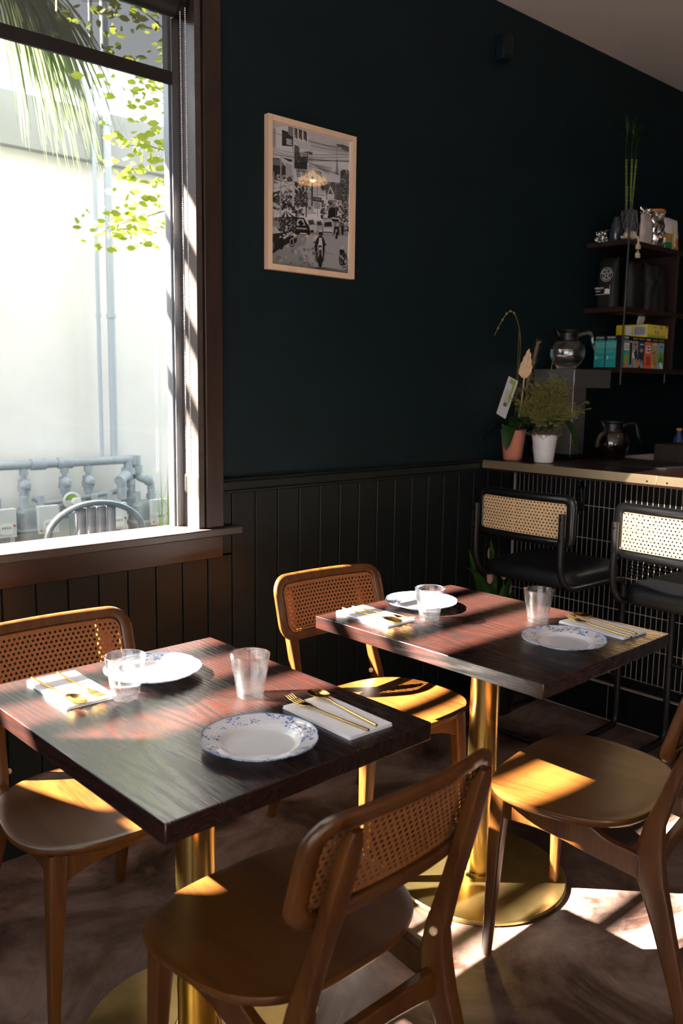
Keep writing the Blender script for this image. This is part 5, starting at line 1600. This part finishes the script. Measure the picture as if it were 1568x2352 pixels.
q.build('grass_print', MT['greenl'], yb_, smooth=False)
q = MB().prism([(0.083 + 0.008 * math.cos(a), 0.029 + 0.010 * math.sin(a)) for a in [i * PI / 8 for i in range(16)]], 0.0006, 0.0011, TY).prism([(0.108 + 0.008 * math.cos(a), 0.026 + 0.011 * math.sin(a)) for a in [i * PI / 8 for i in range(16)]], 0.0006, 0.0011, TY)
q.build('figure_print', MT['tanp'], yb_, smooth=False)
MB().prism(rc(0.182, 0.206, 0.052, 0.061), 0.0006, 0.0011, TY).build('red_label', MT['redp'], yb_, smooth=False)
TX = Matrix(((0, 0, -1, 0), (-1, 0, 0, 0.17), (0, 1, 0, 0), (0, 0, 0, 1)))
MB().prism(rc(0.055, 0.085, 0.008, 0.056), 0, 0.0006, TX).prism(rc(0.095, 0.165, 0.008, 0.056), 0, 0.0006, TX).build('white_label', MT['card'], yb_, smooth=False)
q = MB()
for k in range(14): q.prism(rc(0.100 + 0.0045 * k, 0.100 + 0.0045 * k + (0.0026 if k % 3 else 0.0015), 0.012, 0.052), 0.0007, 0.0011, TX)
q.build('barcode', MT['ink'], yb_, smooth=False)
spn = MB().lathe([(0.001, 0)] + [(0.030 * math.sin(PI * i / 12) if i < 12 else 0.001, 0.1 * i / 12) for i in range(1, 13)], 20)
spn.v = [(x_, y_ * 0.2, z_) for x_, y_, z_ in spn.v]
o = spn.build('white_scoop', MT['card'])
o.location = (4.075, 2.30, 1.7225); o.rotation_euler = (0.0, 0.95, 0)
tag(o, 'white oval scoop lying on the yellow tea carton', 'scoop')

# small dark box high on the wall
wbx = thing('wall_speaker', 'small dark box fixed high on the dark wall near the ceiling', 'speaker', (3.063, Y, 2.80))
MB().box(-0.030, 0.030, -0.045, 0, -0.05, 0.05).build('housing', MT['wall'], wbx, bevel=0.004)
MB().box(-0.024, 0.024, -0.047, -0.045, -0.04, 0.04).build('grille', MT['panel'], wbx, bevel=0.002)

# ================================================================== ROLLER BLIND
rb = thing('roller_blind', 'dark sunscreen roller blind pulled part-way down the window', 'blind', (0, Y + 0.04, 2.33))
rl = (0, Y + 0.04, 2.33)
BX0, BX1 = -0.54, 1.508
local(MB().tube([(BX0, Y + 0.035, 2.555), (BX1 + 0.004, Y + 0.035, 2.555)], 0.042, 28), 'roller_tube', MT['blindbar'], rb, rl)
f_ = MB().add([(BX0, Y + 0.0415, 2.352), (BX1, Y + 0.0415, 2.352), (BX1, Y + 0.0415, 2.54), (BX0, Y + 0.0415, 2.54)], [(0, 1, 2, 3)])
local(f_, 'fabric', MT['blind'], rb, rl, smooth=False)
local(MB().box(BX0, BX1 + 0.002, Y + 0.036, Y + 0.048, 2.3155, 2.3545), 'bottom_rail', MT['blindbar'], rb, rl, bevel=0.003)
local(MB().tube([(BX1 + 0.004, Y + 0.035, 2.555), (BX1 + 0.026, Y + 0.035, 2.555)], 0.047, 28), 'end_bracket', MT['blackpl'], rb, rl)
ch = MB()
for xx, yy, z0 in ((BX1 + 0.010, Y + 0.003, 1.10), (BX1 + 0.022, Y - 0.006, 1.10)):
    z_ = 2.53
    while z_ > z0:
        ch.sphere((xx + 0.004 * (2.53 - z_) / 1.4, yy, z_), 0.0023, 6, 4)
        z_ -= 0.0062
    ch.tube([(xx, yy, 2.53), (xx + 0.004, yy, z0)], 0.0006, 4)
o = local(ch, 'bead_chain', MT['bead'], rb, rl)
tn = MB().prism(rrect(BX1 + 0.006, BX1 + 0.036, 1.045, 1.115, 0.013), -0.006, 0.006, Matrix(((1, 0, 0, 0), (0, 0, 1, Y - 0.002), (0, 1, 0, 0), (0, 0, 0, 1))))
local(tn, 'chain_tensioner', MT['clearpl'], rb, rl, bevel=0.002)

# string bulb outside
lb = thing('string_bulb', 'lit filament bulb hanging outside, seen through the blind at top left', 'bulb', (1.478, 3.2, 2.76))
MB().lathe([(0.001, -0.045), (0.012, -0.043), (0.024, -0.030), (0.028, -0.012), (0.025, 0.010), (0.014, 0.035), (0.012, 0.045)], 20).build('bulb_glass', MT['bulbglass'], lb)
MB().tube([(0, 0, -0.030), (0.002, 0, 0.03)], 0.0026, 6).build('filament', MT['bulb'], lb)
MB().tube([(0, 0, 0.045), (0, 0, 0.085)], 0.013, 12).build('socket', MT['blackpl'], lb)
MB().tube([(0, 0, 0.085), (0, 0, 0.535)], 0.003, 6).build('cord', MT['wire'], lb)

# pendant lamps inside (seen as reflections in the picture glass)
pl = thing('pendant_lamp', 'warm dome pendant lamp over the bar, reflected in the picture glass', 'lamp', (3.46, 0.72, 2.60))
MB().lathe([(0.010, 0.055), (0.04, 0.042), (0.075, 0.012), (0.09, -0.012), (0.088, -0.014), (0.072, 0.008), (0.038, 0.036), (0.010, 0.048)], 36).build('shade', MT['lampshade'], pl)
MB().tube([(0, 0, 0.06), (0, 0, 0.38)], 0.003, 6).build('cord', MT['wire'], pl)
MB().sphere((0, 0, 0.01), 0.02, 12, 8).build('bulb', MT['bulb'], pl)
cl = thing('candle_chandelier', 'small chandelier of candle bulbs, reflected low in the picture glass', 'lamp', (4.20, -0.24, 2.42))
MB().tube(arc((0, 0, 0.03), 0.085, 0, 2 * PI, 24, 'xy')[:-1], 0.004, 6, closed=True).build('ring', MT['tube'], cl)
MB().tube([(0, 0, 0.03), (0, 0, 0.73)], 0.003, 6).build('cord', MT['wire'], cl)
MB().tube([(-0.085, 0, 0.03), (0.085, 0, 0.03)], 0.003, 6).tube([(0, -0.085, 0.03), (0, 0.085, 0.03)], 0.003, 6).build('spokes', MT['tube'], cl)
for k in range(6):
    MB().sphere((0.085 * math.cos(k * PI / 3), 0.085 * math.sin(k * PI / 3), 0.045), 0.0085, 8, 6, (1, 1, 1.6)).build('candle_bulb', MT['lampshade'], cl)

# ================================================================== FRAMED STREET PHOTOGRAPH
PX0, PX1, PZ0, PZ1 = 1.835, 2.2336, 1.7902, 2.289
pf = thing('picture_frame', 'pale wood framed black and white street photograph on the dark wall', 'picture', (PX0, Y, PZ0))
plc = (PX0, Y, PZ0)
FW = 0.0185
b = MB()
yo, yi = Y - 0.024, Y - 0.001
b.box(PX0, PX0 + FW, yo, yi, PZ0, PZ1).box(PX1 - FW, PX1, yo, yi, PZ0, PZ1).box(PX0 + FW, PX1 - FW, yo, yi, PZ0, PZ0 + FW).box(PX0 + FW, PX1 - FW, yo, yi, PZ1 - FW, PZ1)
local(b, 'frame_moulding', MT['frame'], pf, plc, bevel=0.0006, smooth=False)
local(MB().box(PX0 + FW, PX1 - FW, Y - 0.012, Y - 0.010, PZ0 + FW, PZ1 - FW), 'mount', MT['mount'], pf, plc, smooth=False)
local(MB().add([(PX0 + FW, Y - 0.0175, PZ0 + FW), (PX1 - FW, Y - 0.0175, PZ0 + FW), (PX1 - FW, Y - 0.0175, PZ1 - FW), (PX0 + FW, Y - 0.0175, PZ1 - FW)], [(0, 1, 2, 3)]), 'glazing', MT['pane_pic'], pf, plc, smooth=False)

SRC = [(240, 235), (1203, 512), (1178, 2140), (235, 2010)]
DST = [(0, 1), (1, 1), (1, 0), (0, 0)]
A = []
for (x_, y_), (u, v) in zip(SRC, DST):
    A.append([x_, y_, 1, 0, 0, 0, -u * x_, -u * y_, u]); A.append([0, 0, 0, x_, y_, 1, -v * x_, -v * y_, v])
A = np.array(A, float)
hh = np.linalg.solve(A[:, :8], A[:, 8])
QX0, QX1, QZ0, QZ1 = PX0 + FW + 0.001, PX1 - FW - 0.006, PZ0 + FW + 0.001, PZ1 - FW - 0.001


def Q(x_, y_):
    d = hh[6] * x_ + hh[7] * y_ + 1
    u = (hh[0] * x_ + hh[1] * y_ + hh[2]) / d; v = (hh[3] * x_ + hh[4] * y_ + hh[5]) / d
    return (QX0 + (QX1 - QX0) * min(1, max(0, u)), QZ0 + (QZ1 - QZ0) * min(1, max(0, v)))


GREYS = [0.008, 0.02, 0.045, 0.09, 0.16, 0.25, 0.36, 0.48, 0.60, 0.68]
GM = [mat('print_grey', (g * 1.01, g, g * 1.02), 0.45) for g in GREYS]
pr_ = MB()
lay = [0]


def P(g, pts):
    lay[0] += 1
    yy = Y - 0.0121 - lay[0] * 0.0000017
    pr_.mat(g)
    q = [Q(*p) for p in pts]
    pr_.add([(a, yy, c) for a, c in q], [list(range(len(q)))])


def LN(g, pts, w_=4):
    for (x0, y0), (x1, y1) in zip(pts[:-1], pts[1:]):
        dx, dy = x1 - x0, y1 - y0; L = math.hypot(dx, dy) or 1
        nx, ny = -dy / L * w_ / 2, dx / L * w_ / 2
        P(g, [(x0 + nx, y0 + ny), (x1 + nx, y1 + ny), (x1 - nx, y1 - ny), (x0 - nx, y0 - ny)])


def EL(g, cx, cy, rx, ry, n=14, a0=0, a1=2 * PI):
    P(g, [(cx + rx * math.cos(a0 + (a1 - a0) * i / n), cy + ry * math.sin(a0 + (a1 - a0) * i / n)) for i in range(n if a1 - a0 > 6.2 else n + 1)])


def RC(g, x0, y0, x1, y1, sk=0.0):
    P(g, [(x0, y0), (x1, y0 + (x1 - x0) * sk), (x1, y1 + (x1 - x0) * sk), (x0, y1)])


def FOL(x0, y0, x1, y1, n, gs, r0, r1, seed):
    rd = random.Random(seed)
    for _ in range(n):
        cx, cy = rd.uniform(x0, x1), rd.uniform(y0, y1)
        r_ = rd.uniform(r0, r1)
        P(rd.choice(gs), [(cx + r_ * rd.uniform(.5, 1.2) * math.cos(a), cy + r_ * rd.uniform(.5, 1.2) * math.sin(a)) for a in (0, 1.05, 2.1, 3.14, 4.2, 5.2)])


rd = random.Random(3)
P(7, [(230, 220), (1210, 500), (1190, 1200), (230, 1200)])                 # sky
P(8, [(700, 600), (1210, 700), (1190, 1100), (700, 1050)])
P(5, [(230, 1550), (1200, 1500), (1190, 2150), (230, 2020)])               # road
P(6, [(700, 1650), (1190, 1680), (1185, 2140), (560, 2060)])
P(5, [(240, 1850), (620, 1900), (800, 2090), (235, 2015)])
FOL(260, 1780, 900, 2080, 60, [4, 5, 5, 6], 10, 40, 5)
P(4, [(700, 2060), (900, 2060), (1180, 2110), (1178, 2145), (760, 2085)])
# left building mass
P(8, [(240, 320), (455, 300), (690, 400), (750, 650), (720, 1400), (240, 1400)])
P(6, [(240, 320), (300, 330), (300, 560), (240, 560)])
P(1, [(375, 345), (520, 400), (520, 560), (375, 545)])
P(7, [(430, 455), (495, 470), (495, 545), (430, 530)])
for k in range(5): LN(3, [(435 + 13 * k, 458), (435 + 13 * k, 535)], 3)
P(5, [(452, 300), (520, 320), (520, 450), (452, 400)])
for k in range(9): LN(2, [(455 + 8 * k, 305 + 3 * k), (452 + 8 * k, 400 + 5 * k)], 3)
for x0 in (525, 582, 640):
    P(2, [(x0, 320 + (x0 - 525) * .35), (x0 + 42, 340 + (x0 - 525) * .35), (x0 + 42, 470 + (x0 - 525) * .3), (x0, 430 + (x0 - 525) * .3)])
    FOL(x0 + 4, 340 + (x0 - 525) * .35, x0 + 38, 440 + (x0 - 525) * .3, 10, [1, 4, 6], 4, 9, x0)
P(3, [(500, 520), (590, 560), (590, 640), (510, 640)])
P(7, [(520, 470), (700, 520), (700, 600), (600, 590)])
P(2, [(520, 640), (700, 620), (700, 760), (520, 760)])
P(6, [(595, 625), (685, 640), (685, 690), (595, 675)])
FOL(530, 650, 695, 760, 40, [1, 3, 5], 6, 16, 8)
P(1, [(520, 760), (685, 740), (685, 850), (530, 830)])
P(5, [(535, 825), (680, 860), (560, 890)])
P(7, [(700, 560), (755, 580), (740, 900), (690, 860)])
P(2, [(700, 620), (755, 640), (740, 665), (705, 650)])
P(3, [(240, 690), (340, 700), (420, 800), (240, 770)])
for k in range(14): LN(6, [(245 + 12 * k, 700 + 3 * k), (255 + 12 * k, 760 + 3 * k)], 3)
P(1, [(240, 775), (420, 800), (420, 960), (240, 930)])
P(6, [(420, 750), (500, 790), (500, 960), (420, 930)])
P(2, [(375, 690), (500, 720), (500, 750), (460, 745)])
FOL(240, 900, 510, 1010, 60, [1, 3, 5, 6], 6, 20, 12)
P(8, [(330, 985), (470, 1005), (470, 1120), (330, 1100)])
LN(2, [(345, 1085), (400, 1030), (450, 1100), (465, 1060)], 6); LN(2, [(400, 1010), (455, 1018)], 5)
# foliage masses
FOL(240, 1110, 500, 1340, 170, [0, 1, 2, 3, 4], 8, 26, 20)
FOL(540, 980, 700, 1300, 150, [0, 1, 2, 3, 5], 8, 26, 21)
FOL(500, 1180, 640, 1420, 90, [0, 1, 2, 4], 8, 24, 22)
FOL(560, 860, 690, 940, 30, [2, 4, 5], 8, 18, 23)
# middle houses
P(7, [(690, 1060), (760, 1060), (760, 1400), (690, 1400)])
FOL(690, 1060, 740, 1400, 60, [1, 4, 6, 7], 5, 14, 24)
P(8, [(755, 960), (850, 990), (850, 1300), (755, 1300)])
for k in range(5): LN(4, [(760, 1000 + 40 * k), (850, 1020 + 40 * k)], 4)
for k in range(4): LN(4, [(775 + 22 * k, 990), (775 + 22 * k, 1240)], 3)
P(2, [(765, 860), (850, 880), (880, 970), (830, 920), (790, 900)])
P(2, [(850, 1000), (905, 1080), (880, 1120), (850, 1080)])
P(3, [(870, 990), (1190, 1050), (1185, 1260), (930, 1200)])
FOL(880, 1000, 1180, 1220, 70, [2, 3, 4, 5], 8, 18, 25)
P(8, [(965, 1045), (1020, 1170), (1000, 1260), (925, 1250), (930, 1150)])
P(3, [(965, 1085), (995, 1160), (940, 1150)]); P(5, [(945, 1225), (1020, 1235), (1020, 1290), (945, 1285)])
for k in range(7): LN(3, [(945 + 11 * k, 1226), (945 + 11 * k, 1288)], 3)
P(8, [(800, 1130), (910, 1150), (910, 1200), (800, 1185)]); LN(3, [(815, 1158), (895, 1172)], 8)
P(1, [(755, 1185), (858, 1200), (858, 1255), (755, 1240)]); LN(7, [(768, 1208), (848, 1220)], 7); LN(6, [(775, 1226), (840, 1236)], 4)
P(6, [(765, 1250), (845, 1262), (845, 1340), (765, 1330)])
FOL(850, 1240, 1180, 1480, 150, [1, 2, 3, 4, 6], 8, 24, 26)
EL(0, 995, 1385, 58, 70)
FOL(940, 1320, 1050, 1450, 25, [0, 1], 8, 20, 27)
P(6, [(1050, 1240), (1180, 1260), (1180, 1285), (1050, 1265)])
FOL(1090, 860, 1195, 1060, 130, [1, 2, 3, 5], 6, 20, 28)
FOL(1110, 1060, 1190, 1500, 150, [0, 2, 3, 5, 6], 6, 18, 29)
P(5, [(1040, 730), (1052, 735), (1068, 920), (1025, 915)]); LN(3, [(1048, 560), (1046, 735)], 4)
P(3, [(1038, 535), (1120, 545), (1195, 580), (1190, 600), (1050, 560)]); P(3, [(1105, 580), (1195, 610), (1190, 625), (1110, 600)])
# poles
P(7, [(508, 320), (526, 320), (520, 1300), (500, 1300)])
P(6, [(352, 680), (366, 680), (358, 1400), (340, 1400)])
P(3, [(664, 1000), (678, 1000), (676, 1440), (660, 1440)]); P(2, [(735, 930), (755, 935), (748, 1300), (730, 1300)])
P(6, [(262, 870), (276, 870), (272, 1090), (260, 1090)]); LN(4, [(805, 900), (805, 1440)], 6); LN(5, [(1030, 1000), (1030, 1440)], 5)
# overhead wires
for a_, c_ in (((240, 375), (520, 440)), ((240, 565), (520, 640)), ((240, 595), (520, 680)), ((240, 630), (700, 740)), ((240, 655), (1195, 760)), ((690, 480), (1195, 630)), ((690, 500), (1195, 590)), ((700, 545), (1195, 640)), ((520, 650), (1195, 665)), ((520, 690), (1195, 700)), ((520, 730), (1195, 740)), ((520, 700), (1195, 755)), ((690, 760), (1080, 920)), ((700, 800), (1060, 900)), ((240, 960), (540, 1000)), ((240, 1080), (500, 1030))):
    mid = ((a_[0] + c_[0]) / 2, (a_[1] + c_[1]) / 2 + 10)
    LN(1, [a_, mid, c_], 4)
for k in range(12): LN(4, [(720 + 10 * k, 770 + 6 * k), (990 - 4 * k, 830 + 8 * k)], 2.5)
# awnings, umbrella
P(7, [(240, 1235), (340, 1290), (345, 1330), (240, 1290)]); P(8, [(240, 1370), (330, 1400), (300, 1430), (240, 1425)])
for k, g in enumerate((6, 1, 8, 1, 8, 2)):
    xa, xb = 325 + 34 * k, 325 + 34 * (k + 1)
    ya = 1420 + 14 * math.sin(PI * k / 6); ybb = 1420 + 14 * math.sin(PI * (k + 1) / 6)
    P(g, [(420, 1355), (xb, ybb + 12), (xa, ya + 12)])
P(7, [(690, 1352), (760, 1365), (800, 1400), (690, 1395)])
# parked scooters and cars
P(1, [(240, 1440), (560, 1430), (560, 1700), (380, 1800), (240, 1900)])
FOL(245, 1450, 540, 1680, 170, [0, 1, 3, 5, 7], 6, 20, 31)
P(5, [(240, 1470), (330, 1480), (350, 1580), (240, 1560)]); P(7, [(240, 1540), (300, 1560), (350, 1630), (260, 1640), (240, 1620)])
EL(1, 262, 1790, 34, 90); EL(4, 262, 1790, 14, 50); EL(0, 360, 1770, 30, 70); EL(0, 490, 1745, 36, 62); EL(7, 490, 1745, 26, 48); EL(1, 490, 1745, 20, 38); EL(0, 535, 1715, 18, 45)
P(7, [(375, 1690), (450, 1640), (470, 1650), (400, 1710)]); P(6, [(420, 1640), (500, 1610), (500, 1640), (440, 1665)])
P(1, [(535, 1470), (560, 1440), (640, 1445), (690, 1540), (715, 1560), (715, 1660), (530, 1650)]); P(7, [(550, 1500), (565, 1460), (630, 1462), (655, 1540), (550, 1540)]); P(0, [(565, 1500), (600, 1470), (640, 1520), (600, 1560)])
P(6, [(545, 1565), (675, 1575), (675, 1592), (545, 1582)]); P(8, [(590, 1632), (670, 1638), (670, 1650), (590, 1646)]); EL(0, 700, 1620, 14, 45)
P(7, [(680, 1465), (760, 1460), (800, 1560), (790, 1625), (720, 1630), (700, 1540)]); P(2, [(690, 1480), (750, 1475), (770, 1530), (705, 1535)]); P(1, [(720, 1600), (760, 1600), (760, 1632), (720, 1630)])
P(6, [(790, 1480), (860, 1480), (870, 1600), (800, 1610)]); P(1, [(800, 1500), (850, 1495), (860, 1540), (808, 1545)])
P(7, [(870, 1470), (950, 1455), (1010, 1520), (1000, 1640), (880, 1630)]); P(1, [(895, 1505), (975, 1500), (985, 1560), (885, 1560)]); P(8, [(880, 1580), (990, 1590), (988, 1620), (880, 1610)]); LN(8, [(885, 1640), (985, 1650)], 10); P(1, [(880, 1620), (990, 1630), (985, 1642), (882, 1632)])
P(5, [(960, 1445), (1060, 1450), (1080, 1490), (1070, 1530), (1010, 1525)]); P(1, [(985, 1462), (1060, 1468), (1065, 1500), (990, 1495)]); P(8, [(985, 1440), (1080, 1460), (1085, 1475), (990, 1458)])
FOL(1080, 1480, 1185, 1640, 90, [0, 1, 4, 6, 8], 5, 15, 33)
# second scooter
EL(0, 1036, 1665, 20, 52); P(1, [(1010, 1560), (1065, 1560), (1075, 1660), (1000, 1660)]); EL(7, 1050, 1535, 16, 20); EL(6, 1035, 1610, 12, 20); P(7, [(1015, 1660), (1025, 1620), (1030, 1690)]); EL(1, 1112, 1600, 16, 70); EL(3, 1112, 1530, 10, 16)
# rider in front
P(3, [(765, 2060), (870, 2060), (905, 2080), (800, 2088)])
P(1, [(795, 1700), (825, 1680), (870, 1685), (890, 1720), (905, 1790), (880, 1830), (770, 1830), (775, 1760)])
P(8, [(825, 1700), (855, 1695), (868, 1790), (840, 1830), (815, 1800)])
EL(0, 845, 1650, 24, 44); EL(8, 842, 1612, 20, 14); EL(2, 848, 1665, 16, 22)
P(0, [(775, 1790), (895, 1790), (890, 1960), (860, 2010), (800, 2005), (770, 1940)])
EL(0, 838, 1985, 26, 85); EL(1, 838, 1985, 12, 60); P(5, [(800, 1800), (815, 1760), (830, 1900), (812, 1950)]); P(6, [(868, 1800), (858, 1760), (850, 1900), (866, 1940)]); EL(7, 838, 1830, 16, 18)
LN(1, [(765, 1745), (800, 1800)], 8); LN(1, [(905, 1775), (875, 1810)], 8); EL(1, 765, 1748, 10, 10); EL(1, 905, 1778, 10, 10)
P(4, [(768, 1870), (785, 1865), (795, 1990), (772, 1990)]); P(4, [(880, 1870), (892, 1880), (888, 1985), (872, 1980)])
FOL(790, 1850, 885, 2000, 26, [0, 1, 3, 6], 3, 9, 41)
# parked bikes right
P(1, [(1070, 1860), (1110, 1820), (1150, 1900), (1178, 1960), (1178, 2120), (1130, 2080)])
EL(0, 1098, 1965, 32, 80); EL(5, 1098, 1965, 20, 60); EL(1, 1098, 1965, 15, 48); EL(7, 1108, 1820, 18, 24); EL(0, 1110, 1880, 22, 24)
LN(8, [(1080, 1920), (1178, 2010)], 10); P(5, [(1130, 2010), (1178, 1990), (1178, 2100), (1150, 2120)]); FOL(1120, 1880, 1178, 2130, 40, [0, 1, 4, 7], 5, 13, 43)
LN(2, [(880, 1870), (1010, 1905)], 4)
local(pr_, 'street_photo_print', GM, pf, plc, smooth=False)
